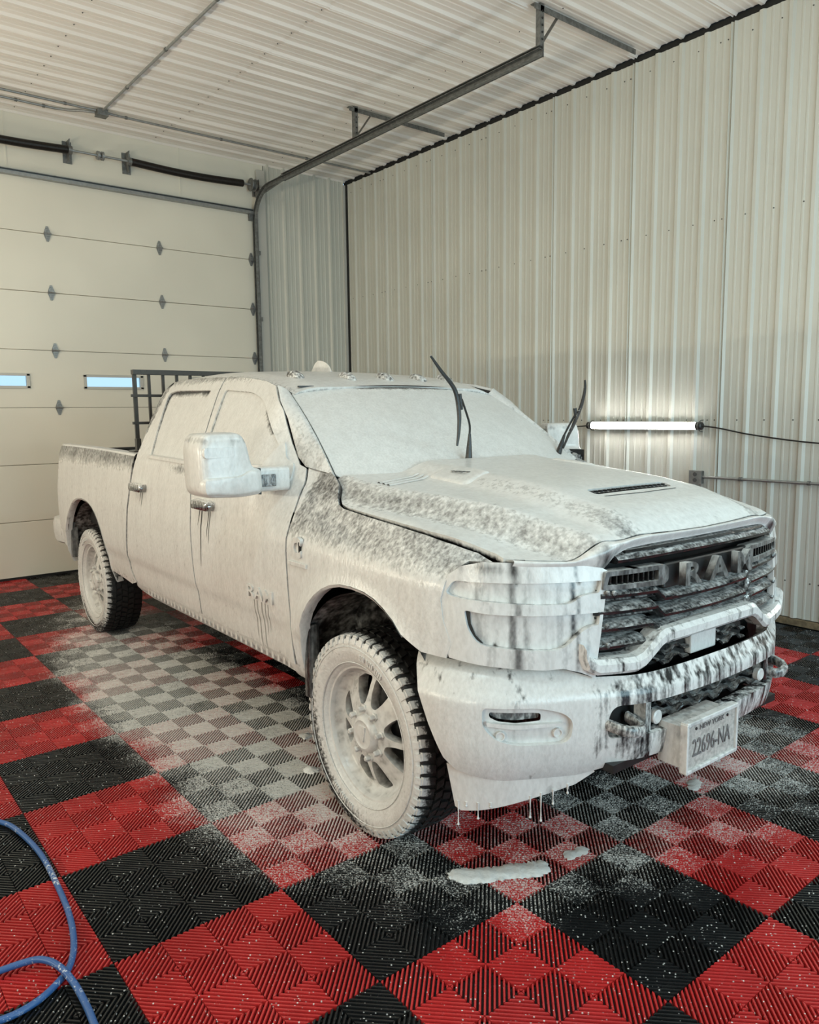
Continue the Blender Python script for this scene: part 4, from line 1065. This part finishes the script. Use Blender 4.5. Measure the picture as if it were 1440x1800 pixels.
# lower loop of the grille
LP = symm([(.655, .905), (.640, .868), (.605, .848), (.44, .836), (.405, .845), (.325, .900), (.295, .912), (.1, .916)])
LS = [(-.06, -.028), (.010, -.030), (.022, -.018), (.022, .008), (.008, .024), (-.06, .028)]
sweep('grille_lower_loop', LP, LS, M_BM, grille, .012, cov=lambda x, v, w: .62)
MB().box((0, .862, .845), (.62, .02, .11)).build('lower_grille_backing', M_DK, grille)
m = MB(); m.box((.0, .885, .835), (.17, .03, .085), bev=.006); m.build('radar_cover', M_BM, grille, cov=.75)
def zig(name, u0, u1, w, amp, v, parent, th=.010, pit=.062):
    P = []; k = 0; u = u0
    while u < u1-1e-6:
        P += [(u, w+(amp if k % 2 else -amp)), (min(u1, u+pit*.55), w+(amp if k % 2 else -amp))]; u += pit; k += 1
    V = []; F = []; sec = [(-.045, -th*.6), (.0, -th*.6), (.004, 0), (0, th*.5), (-.045, th*.6)]; n = 5
    for (a, b) in P:
        for (p, q) in sec: V.append((a, v+p, b+q))
    for i in range(len(P)-1):
        for j in range(n): F.append((i*n+j, i*n+(j+1) % n, (i+1)*n+(j+1) % n, (i+1)*n+j))
    return MB().add(V, F).build(name, M_GR, parent)
for sg in (1, -1):
    for w in (.875, .835, .800):
        a, b = (.095, .30) if sg > 0 else (-.30, -.095); zig('grille_mesh_strip', a, b, w, .010, .895, grille)
# ---- front bumper
bump_w = pch([(.40, -.07), (.45, -.035), (.52, -.010), (.58, 0), (.70, .004), (.735, .004), (.765, -.012), (.80, -.030), (.825, -.046), (.845, -.075)])
BO = [(1.305, .850), (1.24, .854), (1.10, .852), (.90, .846), (.765, .838), (.700, .824), (.62, .800), (.50, .796), (.0, .800)]
BOb = [(0, .495), (.30, .495), (.50, .490), (.60, .462), (.70, .440), (.90, .440), (1.01, .455), (1.11, .478), (1.16, .52), (1.22, .63), (1.27, .74)]
bo = BO+[(-a, b) for a, b in BO[:-1][::-1]]+[(-a, b) for a, b in BOb[1:][::-1]]+BOb
slot = rpoly([(-.572, .585), (-.40, .585), (.40, .585), (.572, .585), (.578, .64), (.565, .685), (.54, .702), (-.54, .702), (-.565, .685), (-.578, .64)], [.02, .0, .0, .02, .03, .02, .02, .02, .02, .03])
fogO = rpoly([(1.018, .722), (.82, .716), (.735, .692), (.702, .660), (.708, .602), (.735, .582), (.90, .586), (.975, .608), (1.018, .655)], [.02, .05, .03, .02, .02, .02, .04, .04, .02])
fogM = [(-a, b) for a, b in fogO[::-1]]
def cov_bump(x, v, w):
    a = abs(x); c = .78
    c -= .31*sst(.56, .44, a)
    c -= .24*sst(.46, .52, a)*sst(.66, .60, a)*sst(.48, .56, w)*sst(.80, .74, w)
    for (p, wd, d) in ((.835, .012, .42), (.815, .006, .3), (.99, .01, .25), (.93, .02, .15)): c -= d*math.exp(-((a-p)/wd)**2)*sst(.70, .82, w)
    return c
bp = panel('front_bumper', bo, bump, M_BM, TRK, .016, .05, holes=[slot, fogO, fogM], lipk=.85, cov=lambda x, v, w: cov_bump(x, v, w), out=(0, 1, 0))
bp.data.materials[0] = M_BM
for sg in (1, -1):
    fn = (lambda s, w: bump(s, w)) if sg > 0 else (lambda s, w: (lambda p: (-p[0], p[1], p[2]))(bump(s, w)))
    ins = [(.86+(a-.86)*1.0, .65+(b-.65)*1.0) for a, b in fogO]
    lamp = rpoly([(.995, .700), (.845, .694), (.812, .690), (.812, .664), (.90, .660), (.965, .668), (.995, .682)], .008)
    fb = panel('fog_lamp_bezel', ins, fn, M_FS, bp, .014, 0, holes=[lamp], cov=.93, offset=-.022, out=(sg*.6, 1, 0))
    panel('fog_lamp', lamp, fn, foam_mat('soap_foam_on_fog_lamp', under=(.10, .10, .10), useattr=False, cov=.45, a1=1.2, a2=.2, spk=50) if sg > 0 else bpy.data.materials['soap_foam_on_fog_lamp'], fb, .012, .01, offset=-.045, out=(sg*.6, 1, 0))
    # sill under the lamp
    sill = rpoly([(1.005, .668), (.90, .658), (.735, .655), (.735, .646), (.90, .642), (1.0, .655)], .004)
    panel('fog_bezel_sill', sill, fn, M_FS, fb, .014, .02, cov=1.0, lipk=1, offset=-.006, out=(sg*.6, 1, 0))
    for s in (.955, .752):
        p = Vector(fn(s, .618)); q = Vector(fn(s+.002, .618)); tdir = (q-p).normalized(); nrm = tdir.cross(Vector((0, 0, 1)))
        if nrm.y < 0: nrm = -nrm
        m = MB(); m.lathe([(-.03, .017), (-.002, .017), (.001, .016), (.001, .0125), (-.004, .0118), (-.003, .0005)], 'z', (0, 0, 0), 20)
        M = nrm.to_track_quat('Z', 'Y').to_matrix(); m.V = [tuple(M @ Vector(v)+p-nrm*.010) for v in m.V]
        m.build('parking_sensor', M_FS, fb, True, cov=1.0)
# lower valance
def val(s, w):
    p = bump_plan(s); e = .036+.10*(.46-w); h = math.hypot(p[0]*.6, p[1]); return (p[0]-e*p[0]*.6/h, p[1]-e*p[1]/h, w)
VO = [(1.150, .490), (1.0, .475), (.80, .465), (.62, .480), (.60, .452), (.673, .41), (.759, .388), (.844, .368), (.969, .340), (1.031, .327), (1.095, .318), (1.118, .330)]
for sg in (1, -1):
    fn = (lambda s, w: val(s, w)) if sg > 0 else (lambda s, w: (lambda p: (-p[0], p[1], p[2]))(val(s, w)))
    panel('bumper_valance', VO, fn, M_FS, TRK, .018, .012, cov=lambda x, v, w: .95-.3*sst(.80, .68, abs(x))*sst(.45, .38, w), out=(sg*.4, 1, 0))
MB().box((0, .83, .475), (1.1, .16, .03)).build('skid_plate', M_DK, bp)
MB().box((0, .84, .64), (1.22, .04, .16)).build('bumper_slot_backing', M_DK, bp)
for sg in (1, -1):
    m = MB(); m.bar((sg*.400, .915, .575), (sg*.400, .915, .715), .030, .05, (0, 1, 0)); m.build('slot_upright', M_BM, bp, cov=.42)
    P = [(sg*.560, .84, .640), (sg*.556, .90, .634), (sg*.545, .938, .628), (sg*.520, .960, .622), (sg*.480, .968, .616), (sg*.452, .955, .614), (sg*.440, .925, .620), (sg*.440, .88, .632)]
    V = []; F = []; sec = [(-.5, -1), (.5, -1), (1, -.5), (1, .5), (.5, 1), (-.5, 1), (-1, .5), (-1, -.5)]
    for i, p in enumerate(P):
        a = Vector(P[max(0, i-1)]); b = Vector(P[min(len(P)-1, i+1)]); t = (b-a).normalized(); nn = t.cross(Vector((0, 0, 1))).normalized(); uu = Vector((0, 0, 1))
        for (e, f_) in sec: V.append(Vector(p)+nn*e*.014+uu*f_*.019)
    for i in range(len(P)-1):
        for k in range(8): F.append((i*8+k, i*8+(k+1) % 8, (i+1)*8+(k+1) % 8, (i+1)*8+k))
    F.append(tuple(range(8))[::-1]); F.append(tuple(56+k for k in range(8)))
    MB().add(V, F).build('tow_hook', foam_mat('soap_foam_on_tow_hook', under=(.05, .05, .05), useattr=False, cov=.55, a1=.8, a2=.2, spk=80) if sg > 0 else bpy.data.materials['soap_foam_on_tow_hook'], bp, True)
    m = MB(); m.lathe([(-.02, .026), (.0, .026), (.004, .02), (.002, .012), (.002, .0005)], 'y', (sg*.352, .945, .628), 18); m.build('parking_sensor', M_FS, bp, True, cov=.85)
for k, (w, amp) in enumerate(((.682, .010), (.650, .010), (.618, .010))): zig('bumper_mesh_strip', -.335+.01*k, .335, w, amp, .915+.01*k, bp, .013, .066)
# license plate and its box
m = MB(); m.box((.178, .985, .535), (.30, .10, .15)); m.build('plate_box', M_FS, bp, cov=.75)
m = MB()
for (c, d) in (((.178, 1.045, .625), (.325, .03, .016)), ((.178, 1.045, .452), (.325, .03, .014)), ((.337, 1.045, .538), (.012, .03, .18)), ((.019, 1.045, .538), (.012, .03, .18))): m.box(c, d, bev=.003)
m.build('plate_frame', M_FS, bp, cov=.8)
M_PL = plain('soapy_plate', (.46, .43, .40), .4, 0, .25, 60, .2); M_PT = plain('plate_ink', (.16, .15, .15), .5)
pt = MB().box((.178, 1.048, .538), (.308, .006, .160), bev=.002).build('license_plate', M_PL, bp)
text_mesh('plate_number', '22696-NA', .092, .002, M_PT, pt, Matrix.Translation((.178, 1.0525, .528)) @ FR, -.0006, .62)
text_mesh('plate_state', 'NEW YORK', .026, .001, M_PT, pt, Matrix.Translation((.178, 1.0525, .598)) @ FR, 0, 1.15)
m = MB()
for x in (.278, .078): m.lathe([(0, .0055), (.003, .0055), (.004, .0005)], 'y', (x, 1.051, .600), 10)
m.build('plate_bolt', M_DK, pt)
# ---- badges
SX = lambda v, w, e=.002: Matrix.Translation((side(v, w)+e, v, w)) @ Matrix(((0, 0, 1, 0), (1, 0, 0, 0), (0, 1, 0, 0), (0, 0, 0, 1)))
M_BADGE = foam_mat('soap_foam_on_badge', under=(.03, .03, .03), useattr=False, cov=.92, normal_k=.2, a1=.7, a2=.1, spk=60)
fd = doors[1][0]
text_mesh('door_badge', 'RAM', .085, .008, M_BADGE, fd, SX(-.76, .868), .0008, 1.55)
rn = MB()
for (dv, L, hw) in ((-.075, .20, .003), (-.045, .26, .004), (.0, .25, .0038), (.035, .16, .0025), (.065, .14, .0025)):
    V = []; F = []
    for i in range(11):
        t = i/10; w = .832-L*t; v = -.76+dv-.012*t; k = hw*(1-t)**.5+.0005; u = side(v, w)+.0015; V += [(u, v-k, w), (u, v+k, w)]
    for i in range(10): F.append((2*i, 2*i+1, 2*i+3, 2*i+2))
    rn.add(V, F)
flip_if(rn.build('soap_run', plain('thin_soap_grey', (.33, .32, .30), .4), fd, fixn=False), (1, 0, 0))
text_mesh('fender_badge', 'C', .115, .008, M_BADGE, fend[0], SX(-.405, 1.135), .007, 1.0)
MB().box((side(-.40, 1.072)+.004, -.395, 1.068), (.012, .155, .020), bev=.003).build('fender_badge_bar', M_BADGE, fend[0])
text_mesh('fender_badge_notch', 'l', .06, .009, M_DK, fend[0], SX(-.375, 1.142), .002, 1.0)
# ---- wheels
def wheel_face(y, z):
    r = math.hypot(y, z); f = pch([(0, .0), (.085, .0), (.12, -.008), (.19, -.030), (.235, -.046), (.25, -.036), (.262, -.006)]); return (.098+f(r), y, z)
holes = []
for k in range(8):
    a = math.radians(45*k+22.5+(5 if k % 2 else -5)); da = .25
    q = lambda r, t: (r*math.cos(a+t), r*math.sin(a+t))
    holes.append(rpoly([q(.118, -.13), q(.160, -da*.92), q(.228, -da), q(.236, 0), q(.228, da), q(.160, da*.92), q(.118, .13)], .014, 3))
def build_wheel():
    circ = [(.262*math.cos(2*PI*k/72), .262*math.sin(2*PI*k/72)) for k in range(72)]
    rim = panel('wheel', circ, wheel_face, M_RI, TRK, .014, .045, holes=holes, cov=.80, lipk=.45, out=(1, 0, 0), auto=45)
    m = MB(); m.lathe([(.055, .255), (.096, .262), (.106, .268), (.108, .276), (.100, .281), (.06, .276)], 'x', (0, 0, 0), 64); m.build('rim_lip', M_RI, rim, True, cov=.95)
    m = MB(); m.lathe([(.06, .255), (-.10, .245), (-.11, .06)], 'x', (0, 0, 0), 48); m.build('rim_barrel', M_DK, rim, True)
    m = MB(); m.lathe([(-.02, .04), (-.02, .19), (.005, .19), (.005, .04)], 'x', (0, 0, 0), 40); m.build('brake_disc', M_DISC, rim, True)
    m = MB(); m.lathe([(.08, .082), (.102, .080), (.118, .070), (.122, .058), (.119, .052), (.119, .030), (.121, .02), (.121, .0005)], 'x', (0, 0, 0), 36); m.build('center_cap', M_RI, rim, True, cov=.95)
    m = MB(); m.prism([(-.022, .034), (.022, .034), (.018, 0), (.008, -.03), (-.008, -.03), (-.018, 0)], lambda a, b, d: (d, a, b), .118, .124); m.build('cap_emblem', M_RI, rim, cov=.9)
    for k in range(8):
        a = 2*PI*k/8+.2; c = (.100*math.cos(a), .100*math.sin(a))
        m = MB(); m.pillow([(c[0]+.012*math.cos(PI/3*i), c[1]+.012*math.sin(PI/3*i)) for i in range(6)], lambda p, q, d: (d, p, q), [(1.5, .092), (1.5, .098), (1.0, .100), (1.0, .118), (.7, .123)]); m.build('lug_nut', M_RI, rim, cov=.85)
    def cov_tire(x, y, z):
        r = math.hypot(y, z); a = math.atan2(z, y)
        if r < .396: c = .88-.45*sst(.30, .345, r)*sst(-.1, -.9, math.cos(a-math.radians(-60)))*0
        else: c = .26-.2*sst(.105, .07, x)
        if x < .05: c = .10
        c -= .50*max(0, math.cos(a-math.radians(-140)))**2*sst(.30, .37, r)+.12*sst(.29, .33, r)
        return c
    prof = [(-.105, .268), (-.128, .30), (-.1425, .345), (-.136, .385), (-.124, .402), (-.112, .408), (.112, .408), (.124, .402), (.136, .385), (.1425, .345), (.130, .302), (.118, .284), (.106, .274), (.100, .268)]
    pr2 = []
    for i in range(len(prof)-1):
        for k in range(3): pr2.append((lerp(prof[i][0], prof[i+1][0], k/3), lerp(prof[i][1], prof[i+1][1], k/3)))
    pr2.append(prof[-1]); m = MB(); m.lathe(pr2, 'x', (0, 0, 0), 96); m.build('tire', M_TI, rim, True, cov=cov_tire, auto=50)
    m = MB(); N = 54
    for k in range(N):
        for (x0, x1, da, r0, r1, wid, sk) in ((.076, .128, 0, .396, .419, .62, .010), (.034, .068, .5, .404, .420, .66, -.012), (-.012, .026, .1, .404, .420, .66, .012), (-.058, -.020, .6, .404, .420, .66, -.010), (-.128, -.068, .3, .396, .419, .62, .010)):
            a = 2*PI*(k+da)/N; hw = PI/N*wid; V = []
            for (x, r) in ((x0, r0), (x1, r0-(.006 if abs(x1) > .1 else 0)), (x1, r1-(.010 if abs(x1) > .1 else 0)), (x0, r1-(.010 if abs(x0) > .1 else 0))):
                for s in (-1, 1):
                    t = a+s*hw+sk/.42*((x-x0)/(x1-x0)-.5); V.append((x, r*math.cos(t), r*math.sin(t)))
            m.add(V, [(0, 1, 3, 2), (2, 3, 5, 4), (4, 5, 7, 6), (6, 7, 1, 0), (0, 2, 4, 6), (1, 7, 5, 3)])
        # sidewall scallops
        a = 2*PI*(k+.0)/N; hw = PI/N*.55; V = []
        for (x, r) in ((.120, .378), (.142, .376), (.134, .402), (.120, .406)):
            for s in (-1, 1): V.append((x, r*math.cos(a+s*hw), r*math.sin(a+s*hw)))
        m.add(V, [(0, 1, 3, 2), (2, 3, 5, 4), (4, 5, 7, 6), (6, 7, 1, 0), (0, 2, 4, 6), (1, 7, 5, 3)])
    tag(m.build('tread_blocks', M_TI, rim, cov=lambda x, y, z: .78-.70*sst(.115, .072, x)-.35*max(0, math.cos(math.atan2(z, y)-math.radians(-115)))**3), kind='stuff')
    m = MB()
    for k in range(26):
        a0 = math.radians(60+2.1*k) if k < 13 else math.radians(-125+2.1*(k-13)); V = []
        if k in (4, 9, 17, 22): continue
        for (x, r) in ((.134, .322), (.1445, .322), (.1455, .344), (.136, .344)):
            for s in (-1, 1): V.append((x, r*math.cos(a0+s*.013), r*math.sin(a0+s*.013)))
        m.add(V, [(0, 1, 3, 2), (2, 3, 5, 4), (4, 5, 7, 6), (6, 7, 1, 0), (0, 2, 4, 6), (1, 7, 5, 3)])
    for rr in (.296, .362): m.lathe([(.1275 if rr < .3 else .1385, rr-.003), (.1315 if rr < .3 else .1435, rr), (.1295 if rr < .3 else .1405, rr+.003)], 'x', (0, 0, 0), 80)
    tag(m.build('sidewall_relief', M_TI, rim, cov=.72), kind='stuff')
    return rim
w0 = build_wheel(); w0.location = (.862, .0, HZ-.002)
def copy_part(o, parent):
    c = o.copy(); link(c, parent)
    for ch in list(o.children): copy_part(ch, c) if ch.parent == o else None
    return c
for (x, y, rz, rx) in ((.852, WB, 0, .7), (-.862, 0, PI, .3), (-.852, WB, PI, 1.2)):
    c = copy_part(w0, TRK); c.location = (x, y, HZ-.002); c.rotation_euler = (rx if rz == 0 else -rx, 0, rz)
# ---- mirrors
def mirror_parts(parent, sg, T):
    """T maps truck coordinates of the near mirror"""
    mk = lambda V: [tuple(T(Vector((v[0] if v[0] < 1.12 else 1.12+(v[0]-1.12)*.82, v[1], v[2])))) for v in V]
    sh = rpoly([(1.425, 1.385), (1.432, 1.575), (1.405, 1.632), (1.205, 1.636), (1.172, 1.600), (1.142, 1.485), (1.090, 1.472), (1.085, 1.362), (1.20, 1.352), (1.39, 1.360)], [.035, .03, .035, .04, .04, .03, .02, .03, .04, .035], 5)
    m = MB(); fr = lambda a, b, d: (a, -.69+d, b); m.pillow(sh, fr, [(.94, -.085), (1.0, -.075), (1.01, .0), (1.0, .070), (.975, .098), (.93, .110), (.75, .118), (.3, .121)]); m.V = mk(m.V)
    o = m.build('mirror_shell', M_FS, parent, True, cov=lambda x, v, w: 1.0-.30*math.exp(-((w-1.605)/.018)**2), auto=50)
    m = MB(); m.prism(rrect(1.19, 1.40, 1.40, 1.60, .03), fr, -.090, -.084); m.V = mk(m.V); m.build('mirror_glass', M_CHR, o)
    # raised frame lines on the shell: light bar and lower cap
    m = MB(); m.pillow(rrect(1.245, 1.418, 1.530, 1.575, .012), fr, [(1.0, .070), (1.0, .114), (.95, .122)]); m.V = mk(m.V); m.build('mirror_marker_lamp', M_FS, o, True, cov=.86)
    m = MB(); m.pillow(rpoly([(1.425, 1.375), (1.425, 1.448), (1.22, 1.452), (1.16, 1.478), (1.10, 1.470), (1.095, 1.372), (1.25, 1.362)], .025), fr, [(1.0, .055), (1.0, .104), (.95, .124), (.75, .134)]); m.V = mk(m.V); m.build('mirror_lower_cap', M_FS, o, True, cov=1.0, auto=50)
    m = MB()
    m.pillow(rrect(-.055, .055, -.055, .055, .02), lambda a, b, d: (d, -.690+a, 1.420+b), [(1, .93), (1.0, 1.10)]); m.V = mk(m.V); arm = m.build('mirror_arm', M_FS, parent, True, cov=.9)
    m = MB(); m.box((1.045, -.630, 1.417), (.085, .012, .055), bev=.004); m.V = mk(m.V); m.build('arm_inset', foam_mat('thin_soap_on_plastic', under=(.05, .05, .052), useattr=False, cov=.45, a1=.5, a2=.3) if sg > 0 else bpy.data.materials['thin_soap_on_plastic'], arm)
    m = MB(); m.box((1.092, -.650, 1.417), (.008, .09, .116)); m.V = mk(m.V); m.build('arm_joint', M_DK, arm)
    return o
mirror_parts(doors[1][0], 1, lambda p: p)
ca, sa = math.cos(math.radians(58)), math.sin(math.radians(58))
def fold(p):
    x, y = p.x-1.02, p.y+.70; return Vector((-(1.02+x*ca-y*sa*0-0*y+y*sa*.0), -.70-x*sa+y*ca, p.z)) if p.x > 1.09 else Vector((-p.x, p.y, p.z))
def fold2(p):
    x, y = p.x-1.03, p.y+.69
    if p.x <= 1.09 and p.z < 1.48: return Vector((-p.x, p.y, p.z))
    return Vector((-(1.03+x*ca+y*sa), -.69-x*sa+y*ca, p.z))
mirror_parts(doors[1][1], -1, fold2)
# sail triangle at the door's front corner
V = []; F = []
tri = [(-.80, 1.585), (-.745, 1.50), (-.69, 1.478), (-.66, 1.40), (-.74, 1.38), (-.84, 1.40), (-.86, 1.47)]
sl = panel('mirror_sail', rpoly(tri, .02), S3, M_FS, doors[1][0], .02, .014, cov=1.02, lipk=1, offset=.012, out=(1, 0, 0)); mirror_copy(sl, doors[1][1])
# ---- roof lamps, antenna
for (u, v) in ((.53, -1.26), (.25, -1.17), (0, -1.16), (-.25, -1.17), (-.53, -1.26)):
    z = roof(u, v)[2]; m = MB(); m.pillow(rpoly([(u-.035, v-.055), (u+.035, v-.055), (u+.028, v+.05), (u, v+.065), (u-.028, v+.05)], .02), lambda a, b, d: (a, b, roof(a, b)[2]+d*(1-.3*(b-v)/.06)), [(1.05, -.004), (1.0, .006), (.85, .020), (.55, .028), (.2, .030)])
    m.build('clearance_lamp', foam_mat('soap_foam_on_clearance_lamp', under=(.02, .02, .02), useattr=False, cov=.58, a1=1.0, a2=0, spk=60, stretch=1) if u > .5 else bpy.data.materials['soap_foam_on_clearance_lamp'], TRK, True)
m = MB(); V = []; F = []; n = 12
for i in range(n+1):
    t = i/n; v = -1.945+.20*t; h = .072*((.72+.28*math.sin(PI/2*t/.25)) if t < .25 else max(0, 1-((t-.25)/.757)**2)**.62)
    hw = .034*(1-.75*t); z = roof(0, v)[2]
    V += [(-hw, v, z-.002), (-hw*.35, v, z+h*.7), (-hw*.12, v, z+h), (hw*.12, v, z+h), (hw*.35, v, z+h*.7), (hw, v, z-.002)]
for i in range(n):
    for k in range(5): F.append((i*6+k, i*6+k+1, (i+1)*6+k+1, (i+1)*6+k))
F.append(tuple(range(6))[::-1]); F.append(tuple(n*6+k for k in range(6)))
m.add(V, F).build('antenna_fin', M_FT, TRK, True, cov=.95)
MB().box((.60, -1.035, 1.852), (.085, .014, .008), Matrix.Rotation(-.15, 3, 'Z')).build('roof_slot', M_DK, TRK)
# ---- wipers, lifted off the glass
M_WP = foam_mat('flecked_wiper', under=(.015, .015, .015), useattr=False, cov=.22, normal_k=.2, a1=1.0, a2=0, spk=70, stretch=1, lo=.42, hi=.6, under_rough=.4)
def smooth_path(pts, k=6):
    P = []
    for i in range(len(pts)-1):
        for j in range(k):
            t = j/k; p0 = Vector(pts[max(0, i-1)]); p1 = Vector(pts[i]); p2 = Vector(pts[i+1]); p3 = Vector(pts[min(len(pts)-1, i+2)])
            P.append(.5*((2*p1)+(p2-p0)*t+(2*p0-5*p1+4*p2-p3)*t*t+(3*p1-p0-3*p2+p3)*t**3))
    return P+[Vector(pts[-1])]
def wiper(base, elbow, elbow2, piv, blade):
    m = MB(); P = [Vector(base), Vector(base).lerp(Vector(elbow), .55), Vector(elbow)]; m.tube(P, [.019, .013, .007], 8); m.tube(smooth_path([elbow, elbow2, piv]), .0055, 8)
    o = m.build('wiper_arm', M_WP, TRK, True)
    B = smooth_path(blade, 6); n = len(B)
    m = MB(); m.tube(B, [.005+.006*math.sin(PI*i/(n-1)) for i in range(n)], 8); m.build('wiper_blade', M_WP, o, True)
    m = MB(); m.tube([Vector(piv)+Vector((0, 0, -.05)), Vector(piv)+Vector((.015, 0, .025))], [.007, .011], 8); m.build('wiper_clip', M_WP, o, True)
wiper((.092, -.345, 1.455), (.088, -.34, 1.605), (.100, -.33, 1.66), (.170, -.305, 1.772), [(.364, -.30, 1.969), (.300, -.30, 1.900), (.218, -.30, 1.815), (.192, -.30, 1.710), (.194, -.30, 1.62), (.205, -.30, 1.550)])
wiper((-.690, -.465, 1.455), (-.740, -.46, 1.575), (-.79, -.46, 1.64), (-.835, -.455, 1.70), [(-.905, -.455, 1.885), (-.900, -.45, 1.83), (-.865, -.445, 1.74), (-.80, -.44, 1.64), (-.75, -.44, 1.57), (-.715, -.445, 1.50)])
# ---- headache rack behind the cab
rk = MB(); RV = -2.84
rk.box((0, RV, 2.008), (1.80, .05, .032)); rack = rk.build('cab_rack', M_RK, TRK)
for i in range(19):
    u = -.885+.09833*i
    MB().box((u, RV-.005, 1.735), (.018 if 0 < i < 18 else .026, .018, .52)).build('rack_bar', M_RK, rack)
for z in (1.85, 1.665): MB().box((0, RV+.005, z), (1.83, .020, .018)).build('rack_rail', M_RK, rack)
for sg in (1, -1): MB().box((sg*.885, RV-.01, 1.475), (.09, .12, .012)).bar((sg*.885, RV, 1.47), (sg*.885, RV, 1.56), .03, .04, (0, 1, 0)).build('rack_foot', M_RK, rack)
# ---- drips of soap hanging below the bumper
for (s, w, L) in ((1.105, .345, .085), (1.075, .347, .012), (1.03, .349, .055), (.985, .352, .012), (.84, .372, .075), (.80, .381, .10), (.755, .390, .05), (.70, .405, .03)):
    p = Vector(val(s, w)); q = p+Vector((0, 0, -L)); m = MB(); m.tube([p+Vector((0, 0, .01)), p+Vector((0, 0, -.006)), p.lerp(q, .5), q+Vector((0, 0, .012)), q+Vector((0, 0, .005)), q], [.005, .003, .0016, .0024, .0048, .001], 8); m.build('soap_drip', M_FS, TRK, True, cov=1.2)

# ================================================================== things lying on the floor
M_HOSE = NT('blue_hose_rubber')
t = M_HOSE; p = t.pos(); n = t.noise(p, 90, 3, .7); n2 = t.noise(p, 7, 2)
t.set(t.mix(t.mapr(t.math('MULTIPLY_ADD', n2, .5, t.math('MULTIPLY', n, .7)), .66, .76), rgb(.030, .10, .28), rgb(.60, .62, .65)), .38); M_HOSE = t.m
H1 = [(-1.05, 2.1), (-.80, 1.92), (-.698, 1.759), (-.657, 1.638), (-.627, 1.395), (-.631, 1.134), (-.646, .915), (-.676, .754), (-.717, .653), (-.767, .601), (-.84, .559), (-.93, .552), (-1.05, .60), (-1.10, .70), (-1.03, .775), (-.93, .775), (-.83, .747), (-.782, .707), (-.749, .641), (-.73, .555), (-.724, .463), (-.728, .37), (-.75, .1), (-.95, -.4)]
P = []
for i, (x, y) in enumerate(H1): P.append((x, y, .0135+(.024 if i in (17, 18) else .012 if i in (16, 19) else 0)))
tag(MB().tube(smooth_path(P, 7), .0105, 12).build('hose', M_HOSE, None, True), 'blue rubber hose looping across red and black tiles, flecked with foam', 'hose')
M_PUD = NT('thick_white_foam'); t = M_PUD; n = t.noise(t.pos(), 55, 4, .6); t.set(t.mix(t.mapr(n, .3, .7), rgb(.68, .68, .67), rgb(.80, .80, .79)), .4); t.bump(n, .5, .006); M_PUD = t.m
def puddle(outline, label, h=.008, seed=1):
    r = random.Random(seed); L = resample(rpoly(outline, .03, 3), .012)
    L = [(x+r.uniform(-.007, .007), y+r.uniform(-.007, .007)) for x, y in L]
    cx = sum(p[0] for p in L)/len(L); cy = sum(p[1] for p in L)/len(L)
    def fn(a, b):
        d = min(math.dist((a, b), q) for q in L); return (a, b, .0005+h*min(1, d/.03)**.5*(1+.25*math.sin(a*90)*math.cos(b*70)))
    o = panel('foam_puddle', L, fn, M_PUD, None, .012, .004, lipk=1, out=(0, 0, 1)); return tag(o, label, 'foam', 'foam puddles on the floor')
puddle([(.506, .277), (.564, .292), (.642, .225), (.745, .172), (.87, .108), (.838, .048), (.773, .040), (.69, .105), (.587, .150), (.516, .201)], 'long white foam puddle on the tiles in front of the bumper', seed=3)
puddle([(.95, .101), (1.068, .071), (1.044, .033), (.93, .043)], 'small white foam streak beside the long foam puddle', .006, 4)
puddle([(.545, 1.29), (.60, 1.30), (.618, 1.35), (.575, 1.385), (.54, 1.35)], 'round foam blob on the floor beside the front tire', .016, 5)
puddle([(.73, 1.66), (.79, 1.66), (.80, 1.73), (.74, 1.74)], 'small foam blob on the floor behind the front tire', .012, 6)
puddle([(1.80, .03), (1.88, .05), (1.93, .11), (1.86, .115), (1.80, .08)], 'foam splash on the floor under the license plate', .006, 7)
puddle([(2.14, .12), (2.24, .16), (2.26, .22), (2.18, .20)], 'far foam splash on the floor right of the license plate', .006, 8)
